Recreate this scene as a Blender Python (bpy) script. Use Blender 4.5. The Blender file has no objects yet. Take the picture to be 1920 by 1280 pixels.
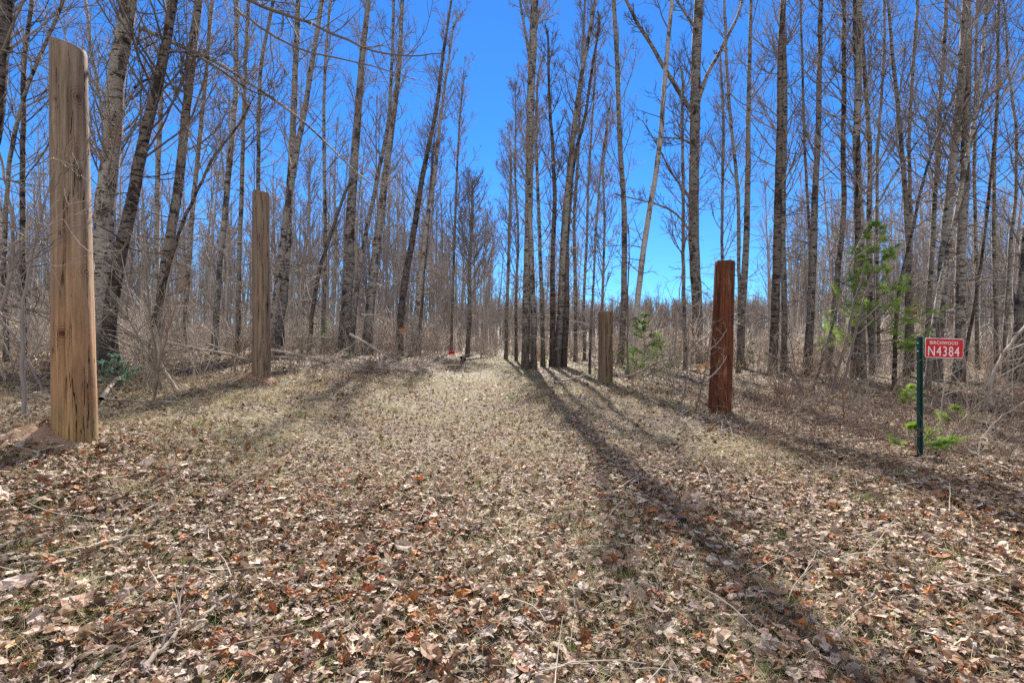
import bpy, math, numpy as np
from mathutils import Vector, Matrix
RS = np.random.RandomState
PI = math.pi
F, CX, CY, H = 960.0, 960.0, 640.0, 1.4          # focal length in pixels of the 1920x1280 photograph, eye height
SUN_EL, SUN_AZ = math.radians(42), math.radians(-1.5)
scn = bpy.context.scene
col = scn.collection

# ------------------------------------------------------------------ terrain
def ss(a, b, x):
    t = np.clip((np.asarray(x, float) - a) / (b - a), 0, 1)
    return t * t * (3 - 2 * t)
POSTS = []     # x, y, mound height, radius
def gz(x, y):
    x = np.asarray(x, float); y = np.asarray(y, float)
    z = 0.36 * ss(-2, 22, y)
    bank = 0.34 * ss(1.5, 3.7, -x) + 0.30 * ss(4.6, 9.5, -x)
    z = z + bank * ss(1.0, 4.0, y)
    z = z - 0.10 * ss(3.0, 6.0, x) * ss(3, 9, y) * (1 - ss(11, 16, y)) + 0.10 * ss(9, 16, x)
    off = ss(2.2, 5.0, np.abs(x - 0.3))
    z = z + (0.012 + 0.06 * off) * (np.sin(1.7 * x + 0.6 * y) * np.sin(1.1 * y - 0.5 * x + 1) + 0.5 * np.sin(3.9 * x - 2.1 * y + 2) * np.sin(3.1 * y + .7))
    z = z + (0.008 + .014 * off) * np.sin(9 * x + 3 * y) * np.sin(7 * y - 4 * x)
    r = np.hypot(x, y)
    z = z + 6.0 * ss(70, 200, r) * ss(0, 60, y) - 0.5 * ss(30, 60, y) * (1 - ss(80, 120, y))
    for (px, py, h, rr) in POSTS:
        z = z + h * np.exp(-((x - px) ** 2 + (y - py) ** 2) / rr ** 2)
    return z
def hit(px, py):
    d = np.linspace(1.2, 60, 6000)
    zz = H - (py - CY) * d / F - gz((px - CX) * d / F, d)
    i = int(np.argmax(zz < 0))
    if zz[i] >= 0: i = len(d) - 1
    return (px - CX) * d[i] / F, d[i]
def wf(px): return 1 / math.sqrt(1 + ((px - CX) / F) ** 2)
def P3(px, py, d):
    return np.array([(px - CX) * d / F, d, H - (py - CY) * d / F])

# ------------------------------------------------------------------ helpers
def tag(o, label=None, cat=None, group=None, kind=None):
    if label: o['label'] = label
    if cat: o['category'] = cat
    if group: o['group'] = group
    if kind: o['kind'] = kind
    return o
def empty(name, loc, rz=0.0):
    o = bpy.data.objects.new(name, None); col.objects.link(o)
    o.location = loc; o.rotation_euler = (0, 0, rz); o.empty_display_size = .3
    return o
def mesh_np(name, V, faces, mat=None, smooth=True, vcol=None):
    """faces: list of int arrays (n,k)"""
    me = bpy.data.meshes.new(name)
    V = np.asarray(V, np.float32)
    me.vertices.add(len(V)); me.vertices.foreach_set('co', V.ravel())
    faces = [np.asarray(f, np.int32) for f in faces if len(f)]
    nl = sum(f.size for f in faces); npo = sum(len(f) for f in faces)
    me.loops.add(nl); me.polygons.add(npo)
    me.loops.foreach_set('vertex_index', np.concatenate([f.ravel() for f in faces]))
    tot = np.concatenate([np.full(len(f), f.shape[1], np.int32) for f in faces])
    st = np.concatenate([[0], np.cumsum(tot)[:-1]]).astype(np.int32)
    me.polygons.foreach_set('loop_start', st)
    me.polygons.foreach_set('use_smooth', np.full(npo, smooth))
    if vcol is not None:
        a = me.color_attributes.new('tint', 'FLOAT_COLOR', 'POINT')
        c = np.ones((len(V), 4), np.float32); c[:, :3] = vcol
        a.data.foreach_set('color', c.ravel())
    me.update(calc_edges=True)
    if mat: me.materials.append(mat)
    return me
def obj(name, me, parent=None, loc=(0, 0, 0)):
    o = bpy.data.objects.new(name, me); col.objects.link(o); o.location = loc
    if parent: o.parent = parent
    return o
def unit(v): return v / np.maximum(np.linalg.norm(v, axis=-1, keepdims=True), 1e-9)
def tubes(P, R, S, rn=None, rough=0.0):
    """P (N,K,3), R (N,K) -> verts, quads"""
    N, K, _ = P.shape
    T = np.empty_like(P); T[:, 1:-1] = P[:, 2:] - P[:, :-2]; T[:, 0] = P[:, 1] - P[:, 0]; T[:, -1] = P[:, -1] - P[:, -2]
    T = unit(T)
    ch = unit(P[:, -1] - P[:, 0]); ref = np.zeros((N, 3)); ref[np.arange(N), np.argmin(np.abs(ch), 1)] = 1
    U = unit(np.cross(T, ref[:, None, :])); W = np.cross(T, U)
    a = np.arange(S) / S * 2 * PI
    RR = R[:, :, None]
    if rough and rn is not None: RR = RR * (1 + rough * rn.randn(N, K, S))
    V = P[:, :, None, :] + RR[..., None] * (np.cos(a)[None, None, :, None] * U[:, :, None, :] + np.sin(a)[None, None, :, None] * W[:, :, None, :])
    base = (np.arange(N) * K * S)[:, None, None] + (np.arange(K - 1) * S)[None, :, None]
    j = np.arange(S)[None, None, :]; j2 = (j + 1) % S
    Q = np.stack([base + j, base + j2, base + S + j2, base + S + j], -1).reshape(-1, 4)
    return V.reshape(-1, 3), Q
class Acc:
    def __init__(s): s.V = []; s.F = {}; s.n = 0; s.C = []
    def add(s, V, *faces, c=None):
        V = np.asarray(V).reshape(-1, 3)
        for f in faces:
            f = np.asarray(f)
            if len(f): s.F.setdefault(f.shape[1], []).append(f + s.n)
        s.V.append(V); s.n += len(V)
        if c is not None: s.C.append(np.broadcast_to(np.asarray(c, float), (len(V), 3)))
    def mesh(s, name, mat, smooth=True):
        return mesh_np(name, np.concatenate(s.V), [np.concatenate(f) for f in s.F.values()], mat, smooth, np.concatenate(s.C) if s.C else None)
def samp(P, R, pi, t):
    K = P.shape[1]; f = np.clip(t, 0, .9999) * (K - 1); i = f.astype(int); w = (f - i)[:, None]
    a, b = P[pi, i], P[pi, i + 1]
    return a * (1 - w) + b * w, unit(b - a), R[pi, i] * (1 - w[:, 0]) + R[pi, i + 1] * w[:, 0]
def grow(rn, P, R, pi, t, L, ang, K, r0f, rmin, up, wig, rmax=9):
    o, T, r = samp(P, R, pi, t)
    n = len(pi)
    perp = rn.randn(n, 3); perp -= (perp * T).sum(1, keepdims=True) * T; perp = unit(perp)
    d = np.cos(ang)[:, None] * T + np.sin(ang)[:, None] * perp
    r0 = np.minimum(np.maximum(r * r0f, rmin * 1.2), rmax)
    Q = np.empty((n, K, 3)); Q[:, 0] = o; step = (L / (K - 1))[:, None]
    for k in range(1, K):
        d = unit(d + np.array([0, 0, up]) + wig * rn.randn(n, 3))
        Q[:, k] = Q[:, k - 1] + d * step
    s = np.linspace(0, 1, K)[None]
    RR = r0[:, None] * (1 - s) ** .8 + rmin * s ** .5
    return Q, RR

# ------------------------------------------------------------------ materials
def newmat(name):
    m = bpy.data.materials.new(name); m.use_nodes = True
    nt = m.node_tree; b = nt.nodes['Principled BSDF']; b.inputs['Roughness'].default_value = .85
    b.inputs['Specular IOR Level'].default_value = .25
    return m, nt, b
def N(nt, t, **kw):
    n = nt.nodes.new(t)
    for k, v in kw.items():
        if k in ('op', 'operation'): n.operation = v
        elif hasattr(n, k): setattr(n, k, v)
        else: n.inputs[k.replace('_', ' ')].default_value = v
    return n
def lk(nt, a, b): nt.links.new(a, b)
def ramp(nt, src, stops):
    r = nt.nodes.new('ShaderNodeValToRGB'); e = r.color_ramp.elements
    while len(e) < len(stops): e.new(.5)
    for i, (p, c) in enumerate(stops): e[i].position = p; e[i].color = (*c, 1) if len(c) == 3 else c
    lk(nt, src, r.inputs[0]); return r.outputs[0]
def coords(nt, sc=(1, 1, 1), which='Object'):
    tc = nt.nodes.new('ShaderNodeTexCoord'); mp = nt.nodes.new('ShaderNodeMapping'); mp.inputs['Scale'].default_value = sc
    lk(nt, tc.outputs[which], mp.inputs[0]); return mp.outputs[0]
def noise(nt, v, scale, detail=3, rough=.6):
    n = nt.nodes.new('ShaderNodeTexNoise'); n.inputs['Scale'].default_value = scale; n.inputs['Detail'].default_value = detail
    n.inputs['Roughness'].default_value = rough; lk(nt, v, n.inputs['Vector']); return n.outputs['Fac']
def math_(nt, op, a, b=None, c=None):
    n = nt.nodes.new('ShaderNodeMath'); n.operation = op
    for i, x in enumerate((a, b, c)):
        if x is None: continue
        if isinstance(x, (int, float)): n.inputs[i].default_value = x
        else: lk(nt, x, n.inputs[i])
    return n.outputs[0]
def mix(nt, f, a, b):
    n = nt.nodes.new('ShaderNodeMix'); n.data_type = 'RGBA'
    for i, x in ((0, f), (6, a), (7, b)):
        if isinstance(x, (int, float)): n.inputs[i].default_value = x
        elif isinstance(x, tuple): n.inputs[i].default_value = (*x, 1)
        else: lk(nt, x, n.inputs[i])
    return n.outputs[2]
def bump(nt, h, b, st=.5, dist=.02):
    n = nt.nodes.new('ShaderNodeBump'); n.inputs['Strength'].default_value = st; n.inputs['Distance'].default_value = dist
    lk(nt, h, n.inputs['Height']); lk(nt, n.outputs[0], b.inputs['Normal'])
def maprange(nt, v, a, b, c=0., d=1.):
    n = nt.nodes.new('ShaderNodeMapRange'); n.inputs[1].default_value = a; n.inputs[2].default_value = b
    n.inputs[3].default_value = c; n.inputs[4].default_value = d; n.clamp = True; lk(nt, v, n.inputs[0]); return n.outputs[0]

def bark(name, light, mid, dark, zdark=2.5, marks=.62, vert=.5):
    m, nt, b = newmat(name)
    vo = coords(nt)
    base = mix(nt, noise(nt, coords(nt, (1, 1, .35)), 5, 4), mid, light)
    base = mix(nt, maprange(nt, noise(nt, vo, 38, 3, .7), .35, .7), base, mix(nt, .75, base, dark))
    # lenticels and dark branch scars run round the trunk
    lt = maprange(nt, noise(nt, coords(nt, (1, 1, 4)), 4.6, 3, .65), marks - .03, marks + .05)
    base = mix(nt, lt, base, dark)
    big = maprange(nt, noise(nt, coords(nt, (1, 1, .6)), 2.6, 5, .75), .53, .58)
    base = mix(nt, big, base, mix(nt, .85, base, dark))
    # furrowed old bark low on the trunk
    sx = nt.nodes.new('ShaderNodeSeparateXYZ'); lk(nt, vo, sx.inputs[0])
    nz = noise(nt, coords(nt, (1, 1, .16)), 13, 4, .7)
    hz = math_(nt, 'ADD', sx.outputs[2], math_(nt, 'MULTIPLY', math_(nt, 'SUBTRACT', noise(nt, vo, 2.0, 3), .5), zdark * 2.2))
    low = maprange(nt, hz, zdark, zdark * .15)
    fur = mix(nt, maprange(nt, nz, .40, .60), dark, tuple(c * .42 + d * .25 for c, d in zip(mid, dark)))
    base = mix(nt, math_(nt, 'MULTIPLY', low, .92), base, fur)
    oi = nt.nodes.new('ShaderNodeObjectInfo')
    hsv = nt.nodes.new('ShaderNodeHueSaturation'); lk(nt, base, hsv.inputs['Color'])
    lk(nt, maprange(nt, oi.outputs['Random'], 0, 1, .8, 1.2), hsv.inputs['Value'])
    lk(nt, hsv.outputs[0], b.inputs['Base Color'])
    h = math_(nt, 'ADD', math_(nt, 'MULTIPLY', nz, low), math_(nt, 'MULTIPLY', noise(nt, coords(nt, (1, 1, 2)), 25, 3), .35))
    h = math_(nt, 'SUBTRACT', h, math_(nt, 'MULTIPLY', lt, .25))
    bump(nt, h, b, vert, .05)
    return m
M = {}
M['aspen'] = bark('aspen_bark', (.50, .445, .385), (.27, .23, .195), (.022, .016, .012), 3.4, .565)
M['birch'] = bark('birch_bark', (.56, .49, .42), (.34, .28, .23), (.034, .022, .016), 1.1, .58)
M['whitebirch'] = bark('white_birch_bark', (.62, .55, .48), (.46, .38, .32), (.05, .035, .028), .3, .645)
M['dark'] = bark('dark_bark', (.30, .24, .20), (.18, .138, .112), (.020, .014, .011), 2.8, .55, .8)
def twigmat(name, a, b_, sc=.7):
    m, nt, b = newmat(name)
    base = mix(nt, maprange(nt, noise(nt, coords(nt), sc, 3), .35, .65), a, b_)
    oi = nt.nodes.new('ShaderNodeObjectInfo')
    hsv = nt.nodes.new('ShaderNodeHueSaturation'); lk(nt, base, hsv.inputs['Color'])
    lk(nt, maprange(nt, oi.outputs['Random'], 0, 1, .75, 1.25), hsv.inputs['Value'])
    lk(nt, hsv.outputs[0], b.inputs['Base Color']); return m
M['twig'] = twigmat('twig_bark', (.17, .135, .115), (.33, .275, .235))
M['twigdark'] = twigmat('dark_twig_bark', (.11, .085, .072), (.22, .175, .15))
M['brush'] = twigmat('pale_brush_bark', (.44, .365, .285), (.22, .165, .12), 1.5)
M['redbrush'] = twigmat('reddish_brush_bark', (.36, .24, .17), (.20, .115, .08), 1.5)
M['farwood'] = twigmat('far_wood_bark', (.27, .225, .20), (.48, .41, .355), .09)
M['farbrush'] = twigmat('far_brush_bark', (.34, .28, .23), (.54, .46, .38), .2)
M['stick'] = twigmat('dead_stick_bark', (.20, .155, .12), (.38, .32, .26), 6)
M['palestick'] = twigmat('bleached_stick_bark', (.50, .44, .36), (.33, .27, .22), 6)

def leafmat(name, trans=.3, detail=True):
    m, nt, b = newmat(name)
    at = nt.nodes.new('ShaderNodeAttribute'); at.attribute_name = 'tint'
    base = at.outputs['Color']
    if detail:
        n = noise(nt, coords(nt), 55, 3, .7)
        base = mix(nt, maprange(nt, n, .4, .75), base, mix(nt, .55, base, (.09, .055, .035)))
        bump(nt, n, b, .4, .006)
    lk(nt, base, b.inputs['Base Color']); b.inputs['Roughness'].default_value = .6
    tr = nt.nodes.new('ShaderNodeBsdfTranslucent'); lk(nt, base, tr.inputs[0])
    ms = nt.nodes.new('ShaderNodeMixShader'); ms.inputs[0].default_value = trans
    lk(nt, b.outputs[0], ms.inputs[1]); lk(nt, tr.outputs[0], ms.inputs[2])
    lk(nt, ms.outputs[0], nt.nodes['Material Output'].inputs[0]); return m
M['leaf'] = leafmat('dead_leaf', .14)
M['blade'] = leafmat('grass_blade', .3, False)
M['needle'] = leafmat('needle', .5, False)
def flat(name, c, r=.6, metal=0):
    m, nt, b = newmat(name); b.inputs['Roughness'].default_value = r; b.inputs['Metallic'].default_value = metal
    vo = coords(nt)
    lk(nt, mix(nt, maprange(nt, noise(nt, vo, 14, 4), .45, .8), c, tuple(x * .72 for x in c)), b.inputs['Base Color'])
    return m

def woodmat(name, light, mid, dark, knots=(), green=0., crackw=.010, topgrey=None, scuff=None):
    m, nt, b = newmat(name)
    vo = coords(nt)
    # the grain bends round each knot
    grain_v = coords(nt, (1, 1, .045))
    ring_tot = None; core_tot = None
    for (kx, ky, kz, kr) in knots:
        sub = nt.nodes.new('ShaderNodeVectorMath'); sub.operation = 'SUBTRACT'; lk(nt, vo, sub.inputs[0]); sub.inputs[1].default_value = (kx, ky, kz)
        sc = nt.nodes.new('ShaderNodeVectorMath'); sc.operation = 'MULTIPLY'; lk(nt, sub.outputs[0], sc.inputs[0]); sc.inputs[1].default_value = (1 / kr, 1 / kr, .8 / kr)
        ln = nt.nodes.new('ShaderNodeVectorMath'); ln.operation = 'LENGTH'; lk(nt, sc.outputs[0], ln.inputs[0])
        dist = math_(nt, 'ADD', ln.outputs['Value'], math_(nt, 'MULTIPLY', noise(nt, vo, 10, 3), .5))
        ring = math_(nt, 'MULTIPLY', maprange(nt, math_(nt, 'SINE', math_(nt, 'MULTIPLY', dist, 15.0)), .0, 1), maprange(nt, dist, 2.3, .9))
        core = maprange(nt, dist, .85, .65)
        ring_tot = ring if ring_tot is None else math_(nt, 'MAXIMUM', ring_tot, ring)
        core_tot = core if core_tot is None else math_(nt, 'MAXIMUM', core_tot, core)
    g = noise(nt, grain_v, 34, 5, .65)
    base = mix(nt, maprange(nt, g, .33, .66), mid, light)
    g2 = noise(nt, coords(nt, (1, 1, .10)), 11, 4, .6)
    base = mix(nt, maprange(nt, g2, .50, .66), base, mix(nt, .5, base, dark))
    blot = noise(nt, vo, 3.2, 4, .6)
    base = mix(nt, maprange(nt, blot, .5, .75), base, mix(nt, .5, base, tuple(x * y for x, y in zip(light, (1.1, .8, .55)))))
    cr = noise(nt, coords(nt, (1, 1, .035)), 13, 3, .6)
    crack = maprange(nt, math_(nt, 'ABSOLUTE', math_(nt, 'SUBTRACT', cr, .5)), crackw, crackw * .35)
    gate = maprange(nt, noise(nt, coords(nt, (1, 1, .3)), 4, 2), .38, .48)
    crack = math_(nt, 'MULTIPLY', crack, gate)
    if topgrey:
        sx = nt.nodes.new('ShaderNodeSeparateXYZ'); lk(nt, vo, sx.inputs[0])
        t = maprange(nt, math_(nt, 'ADD', sx.outputs[2], math_(nt, 'MULTIPLY', blot, 1.4)), topgrey[0], topgrey[1])
        base = mix(nt, math_(nt, 'MULTIPLY', t, .7), base, mix(nt, maprange(nt, g, .35, .65), (.10, .08, .065), (.27, .225, .18)))
    if ring_tot is not None:
        base = mix(nt, math_(nt, 'MULTIPLY', ring_tot, .8), base, dark)
        base = mix(nt, math_(nt, 'MULTIPLY', core_tot, .95), base, (.10, .038, .016))
    if green:
        sx = nt.nodes.new('ShaderNodeSeparateXYZ'); lk(nt, vo, sx.inputs[0])
        t = maprange(nt, math_(nt, 'ADD', sx.outputs[2], math_(nt, 'MULTIPLY', blot, .35)), .55, .15)
        base = mix(nt, math_(nt, 'MULTIPLY', t, green), base, (.16, .16, .055))
    if scuff:
        base = mix(nt, math_(nt, 'MULTIPLY', maprange(nt, noise(nt, coords(nt, (1, 1, .25)), 9, 5, .75), .56, .68), .8), base, scuff)
    base = mix(nt, crack, base, (.012, .008, .006))
    lk(nt, base, b.inputs['Base Color'])
    h = math_(nt, 'SUBTRACT', math_(nt, 'MULTIPLY', g, .5), math_(nt, 'MULTIPLY', crack, 1.2))
    if ring_tot is not None: h = math_(nt, 'SUBTRACT', h, math_(nt, 'MULTIPLY', ring_tot, .3))
    bump(nt, h, b, .7, .012)
    return m

# ground
def groundmat():
    m, nt, b = newmat('leaf_strewn_soil')
    vo = coords(nt)
    n1 = noise(nt, vo, .6, 5); n2 = noise(nt, vo, 9, 5, .7); 
    vr = nt.nodes.new('ShaderNodeTexVoronoi'); vr.inputs['Scale'].default_value = 13; vr.inputs['Randomness'].default_value = 1
    lk(nt, vo, vr.inputs['Vector'])
    sx = nt.nodes.new('ShaderNodeSeparateColor'); lk(nt, vr.outputs['Color'], sx.inputs[0])
    leaf = ramp(nt, sx.outputs[0], [(0, (.05, .03, .02)), (.25, (.12, .085, .06)), (.5, (.20, .15, .115)), (.75, (.10, .055, .03)), (1, (.26, .205, .16))])
    straw = mix(nt, n2, (.12, .10, .05), (.26, .23, .13))
    base = mix(nt, maprange(nt, n1, .42, .6), leaf, mix(nt, .55, leaf, straw))
    base = mix(nt, maprange(nt, n2, .5, .75), base, (.06, .042, .03))
    lk(nt, base, b.inputs['Base Color'])
    bump(nt, math_(nt, 'ADD', n2, math_(nt, 'MULTIPLY', vr.outputs['Distance'], .8)), b, .9, .04)
    return m
M['ground'] = groundmat()

# ------------------------------------------------------------------ posts first (their soil mounds shape the ground)
def place_base(px, py): 
    x, d = hit(px, py); return x, d
pL = place_base(141, 838); p2 = place_base(490, 720); pM = place_base(1135, 720); pR = place_base(1349, 774)
POSTS += [(pL[0] - .1, pL[1] + .12, .10, .42), (p2[0], p2[1], .10, .5), (pR[0], pR[1], .05, .4), (pM[0], pM[1], .05, .4)]

u = np.sinh(np.linspace(-6.2, 6.2, 340)) * 1.9; u = u[(u > -460) & (u < 460)]
vv = np.concatenate([np.linspace(-40, -2, 16)[:-1], np.linspace(-2, 14, 190)[:-1], 14 * np.exp(np.linspace(0, math.log(480 / 14), 120))])
GX, GY = np.meshgrid(u, vv); GZ = gz(GX, GY)
nx, ny = len(u), len(vv)
ii = (np.arange(ny - 1)[:, None] * nx + np.arange(nx - 1)[None]).ravel()
g = obj('ground', mesh_np('ground', np.stack([GX, GY, GZ], -1).reshape(-1, 3), [np.stack([ii, ii + 1, ii + nx + 1, ii + nx], 1)], M['ground']))
tag(g, 'leaf covered woodland ground with a grassy track', 'ground', kind='structure')

def post(name, base, wtop, wbot, topz, lean, mat, label, seed, slant=(0, 0), flatten=1.0, sides=72, rings=110, cracks=5, group=None):
    """origin at the base; lean = (x shift, y shift) of the top"""
    rn = RS(seed); x, y = base; z0 = float(gz(x, y)); k_ = y / math.hypot(x, y); wtop *= k_; wbot *= k_
    a = np.arange(sides) / sides * 2 * PI
    hh = np.linspace(-.25, topz - z0, rings); t = (hh / (topz - z0)).clip(0, 1)
    rad = (wbot * (1 - t) + wtop * t)[:, None] * np.ones(sides)[None]
    ph = rn.rand(6) * 6
    lump = .012 * np.sin(2 * a[None] + ph[0] + .4 * hh[:, None]) + .008 * np.sin(3 * a[None] + ph[1] - .7 * hh[:, None]) + .006 * np.sin(5 * a[None] + ph[2]) * np.sin(2.2 * hh[:, None] + ph[3])
    rad = rad * (1 + lump * 3.0)
    rad = rad * (1 - .07 * ss(.99, 1, t)[:, None]) * (1 + .004 * rn.randn(rings, sides))
    for c in range(cracks):                       # long drying splits
        a0 = rn.rand() * 2 * PI if c > 2 else -PI / 2 + rn.uniform(-.9, .9)
        h0, h1 = sorted(rn.rand(2)); h1 = min(1, h1 + .35); h0 = max(0, h0 - .2)
        path = a0 + .05 * np.sin(3 * hh + c) + .02 * np.sin(11 * hh + c)
        da = (a[None] - path[:, None] + PI) % (2 * PI) - PI
        env = (ss(h0, h0 + .1, t) * (1 - ss(h1 - .1, h1, t)))[:, None]
        rad = rad - env * .035 * np.exp(-(da / .05) ** 2)
    X = rad * np.cos(a) + lean[0] * t[:, None]; Y = rad * np.sin(a) * flatten + lean[1] * t[:, None]
    Z = hh[:, None] * np.ones(sides)
    top = np.clip((t[:, None] - .5) / .5, 0, 1) ** 2
    Z = Z + (t[:, None] >= .9999) * np.interp(np.arange(sides) % sides, np.arange(0, sides, 4), .004 * rn.randn(sides // 4), period=sides)[None]
    Z = Z + top * (slant[0] * np.cos(a) * rad + slant[1] * np.sin(a) * rad)
    V = np.stack([X, Y, Z], -1).reshape(-1, 3)
    base_i = (np.arange(rings - 1) * sides)[:, None]; j = np.arange(sides)[None]; j2 = (j + 1) % sides
    Q = np.stack([base_i + j, base_i + j2, base_i + sides + j2, base_i + sides + j], -1).reshape(-1, 4)
    root = empty(name, (x, y, z0)); tag(root, label, 'post', group)
    obj('shaft', mesh_np('post_shaft', V, [Q], mat), root)
    # sawn top as a sub-mesh with its own end grain
    tr = V[-sides:]; c = tr.mean(0); ks = np.linspace(1, 0, 8)[:-1]
    TV = np.concatenate([c + (tr - c) * k + np.array([0, 0, .004 * rn.randn()]) * (0 if k == 1 else 1) for k in ks] + [c[None]])
    TQ = np.concatenate([np.stack([k * sides + np.arange(sides), k * sides + (np.arange(sides) + 1) % sides, (k + 1) * sides + (np.arange(sides) + 1) % sides, (k + 1) * sides + np.arange(sides)], 1) for k in range(len(ks) - 1)])
    L = (len(ks) - 1) * sides
    TT = np.stack([L + np.arange(sides), L + (np.arange(sides) + 1) % sides, np.full(sides, L + sides)], 1)
    obj('sawn_top', mesh_np('post_sawn_top', TV, [TQ, TT], M['endgrain'], True), root)
    return root
m, nt, b = newmat('end_grain'); 
wv = nt.nodes.new('ShaderNodeTexNoise'); wv.inputs['Scale'].default_value = 20
lk(nt, mix(nt, noise(nt, coords(nt), 18, 4), (.30, .22, .14), (.12, .085, .06)), b.inputs['Base Color']); M['endgrain'] = m

def topz_of(py, d): return H - (py - CY) * d / F
rL = 42 * pL[1] / F * wf(141)
def kn(px, py, r, d, rad, cx):      # knot on the near face, in post-local coordinates
    # where the line of sight meets the round shaft, allowing for its lean
    tt = float(np.clip((850 - py) / 775., 0, 1)) if cx is pL else 0.
    r0 = (42 - 8 * tt) * d / F * wf(141) if cx is pL else rad; xc = cx[0] + (-12 * d / F * tt if cx is pL else 0); m_ = (px - CX) / F
    A_, B_, C_ = m_ * m_ + 1, -2 * (m_ * xc + d), xc * xc + d * d - r0 * r0
    D_ = max(0., B_ * B_ - 4 * A_ * C_); yy = (-B_ - math.sqrt(D_)) / (2 * A_)
    return (m_ * yy - cx[0], yy - d, H - (py - CY) * yy / F - float(gz(cx[0], cx[1])), r * 1.35)
ks = [kn(144, 183, .035, pL[1], rL, pL), (kn(104, 186, .012, pL[1], rL, pL)), kn(145, 322, .028, pL[1], rL, pL), kn(114, 437, .018, pL[1], rL, pL), kn(158, 511, .028, pL[1], rL, pL), kn(116, 625, .036, pL[1], rL, pL), kn(101, 230, .010, pL[1], rL, pL)]
M['postL'] = woodmat('golden_log_wood', (.47, .285, .15), (.27, .15, .075), (.075, .038, .021), ks, .45, .0075, (1.5, 2.9))
M['post2'] = woodmat('grey_brown_log_wood', (.29, .21, .15), (.165, .115, .08), (.05, .032, .022), [kn(489, 428, .014, p2[1], .18, p2), kn(502, 432, .012, p2[1], .18, p2)], 0, .012)
M['postR'] = woodmat('red_stained_log_wood', (.17, .055, .024), (.085, .026, .013), (.03, .012, .008), [kn(1344, 590, .05, pR[1], .2, pR)], 0, .011, None, (.34, .17, .08))
M['postM'] = woodmat('weathered_stub_wood', (.23, .155, .105), (.15, .098, .065), (.04, .027, .02), [kn(1144, 650, .02, pM[1], .18, pM)], .3, .011)
dL = pL[1]
post('log_post', pL, 37 * dL / F, 46 * dL / F, topz_of(84, dL), ((129 - 141) * dL / F, 0), M['postL'], 'tallest golden brown log post with knots and a slanted top', 1, slant=(-.33, .1))
post('log_post', p2, 17.2 * p2[1] / F, 18.6 * p2[1] / F, topz_of(359, p2[1]), (0, 0), M['post2'], 'grey brown squared log post with a long seam, second from the left', 2, slant=(-.2, .1), flatten=.9)
post('log_post', pR, 19.5 * pR[1] / F, 21.5 * pR[1] / F, topz_of(489, pR[1]), (10 * pR[1] / F, 0), M['postR'], 'dark red stained log post leaning slightly right of the track', 3, slant=(0, .05))
post('log_post', pM, 13.4 * pM[1] / F, 14 * pM[1] / F, topz_of(584, pM[1]), (0, 0), M['postM'], 'shortest weathered log post beside the small fir', 4, slant=(0, 0))
print('posts', pL, p2, pM, pR)

# ------------------------------------------------------------------ trees
def limb_points(rn, pts, K):
    pts = np.array(pts, float); s = np.concatenate([[0], np.cumsum(np.linalg.norm(np.diff(pts, axis=0), axis=1))])
    t = np.linspace(0, s[-1], K)
    # smooth interpolation through the points
    out = np.stack([np.interp(t, s, pts[:, i]) for i in range(3)], 1)
    for _ in range(3):
        out[1:-1] = .25 * out[:-2] + .5 * out[1:-1] + .25 * out[2:]
    return out
def crown_of(rn, P, R, nb, l0, l1, tmin, tmax, twig_r, dens=1.0, angle=.85, up=.10, dead_low=0, sub=7, twg=3, low_len=.5):
    acc = Acc(); P = P[None]; R = R[None]
    t = tmin + (tmax - tmin) * rn.rand(nb) ** .85
    rel = (t - tmin) / (tmax - tmin)
    L = (l0 * (1 - rel) + l1 * rel) * rn.uniform(.55, 1.25, nb)
    B, BR = grow(rn, P, R, np.zeros(nb, int), t, L, rn.uniform(angle - .3, angle + .35, nb), 9, .30, twig_r * 1.0, up, .065, .022)
    V, Q = tubes(B, BR, 5); acc.add(V, Q)
    n2 = max(1, int(sub * dens)); pi = np.repeat(np.arange(nb), n2); t2 = rn.uniform(.18, 1, len(pi))
    L2 = L[pi] * rn.uniform(.2, .5, len(pi)) * (1.15 - .6 * t2)
    C, CR = grow(rn, B, BR, pi, t2, L2, rn.uniform(.4, 1.0, len(pi)), 5, .6, twig_r * .85, up * .8, .13, .015)
    V, Q = tubes(C, CR, 3); acc.add(V, Q)
    if twg:
        pi3 = np.repeat(np.arange(len(pi)), twg); t3 = rn.uniform(.15, 1, len(pi3))
        L3 = np.clip(L2[pi3] * rn.uniform(.3, .75, len(pi3)), .12, .9)
        D, DR = grow(rn, C, CR, pi3, t3, L3, rn.uniform(.4, 1.0, len(pi3)), 3, .8, twig_r * .75, up, .15, .008)
        V, Q = tubes(D, DR, 3); acc.add(V, Q)
    if dead_low:
        tl = rn.uniform(.06, tmin + .05, dead_low); Ll = rn.uniform(.25, 1.5, dead_low) * low_len * 2
        E, ER = grow(rn, P, R, np.zeros(dead_low, int), tl, Ll, rn.uniform(1.0, 1.7, dead_low), 6, .2, twig_r * .8, -.02, .16, .018)
        V, Q = tubes(E, ER, 3); acc.add(V, Q)
        pi = np.repeat(np.arange(dead_low), 4)
        C, CR = grow(rn, E, ER, pi, rn.uniform(.2, 1, len(pi)), Ll[pi] * .4, rn.uniform(.4, 1.1, len(pi)), 4, .7, twig_r * .7, .02, .15, .01)
        V, Q = tubes(C, CR, 3); acc.add(V, Q)
    return acc

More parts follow.
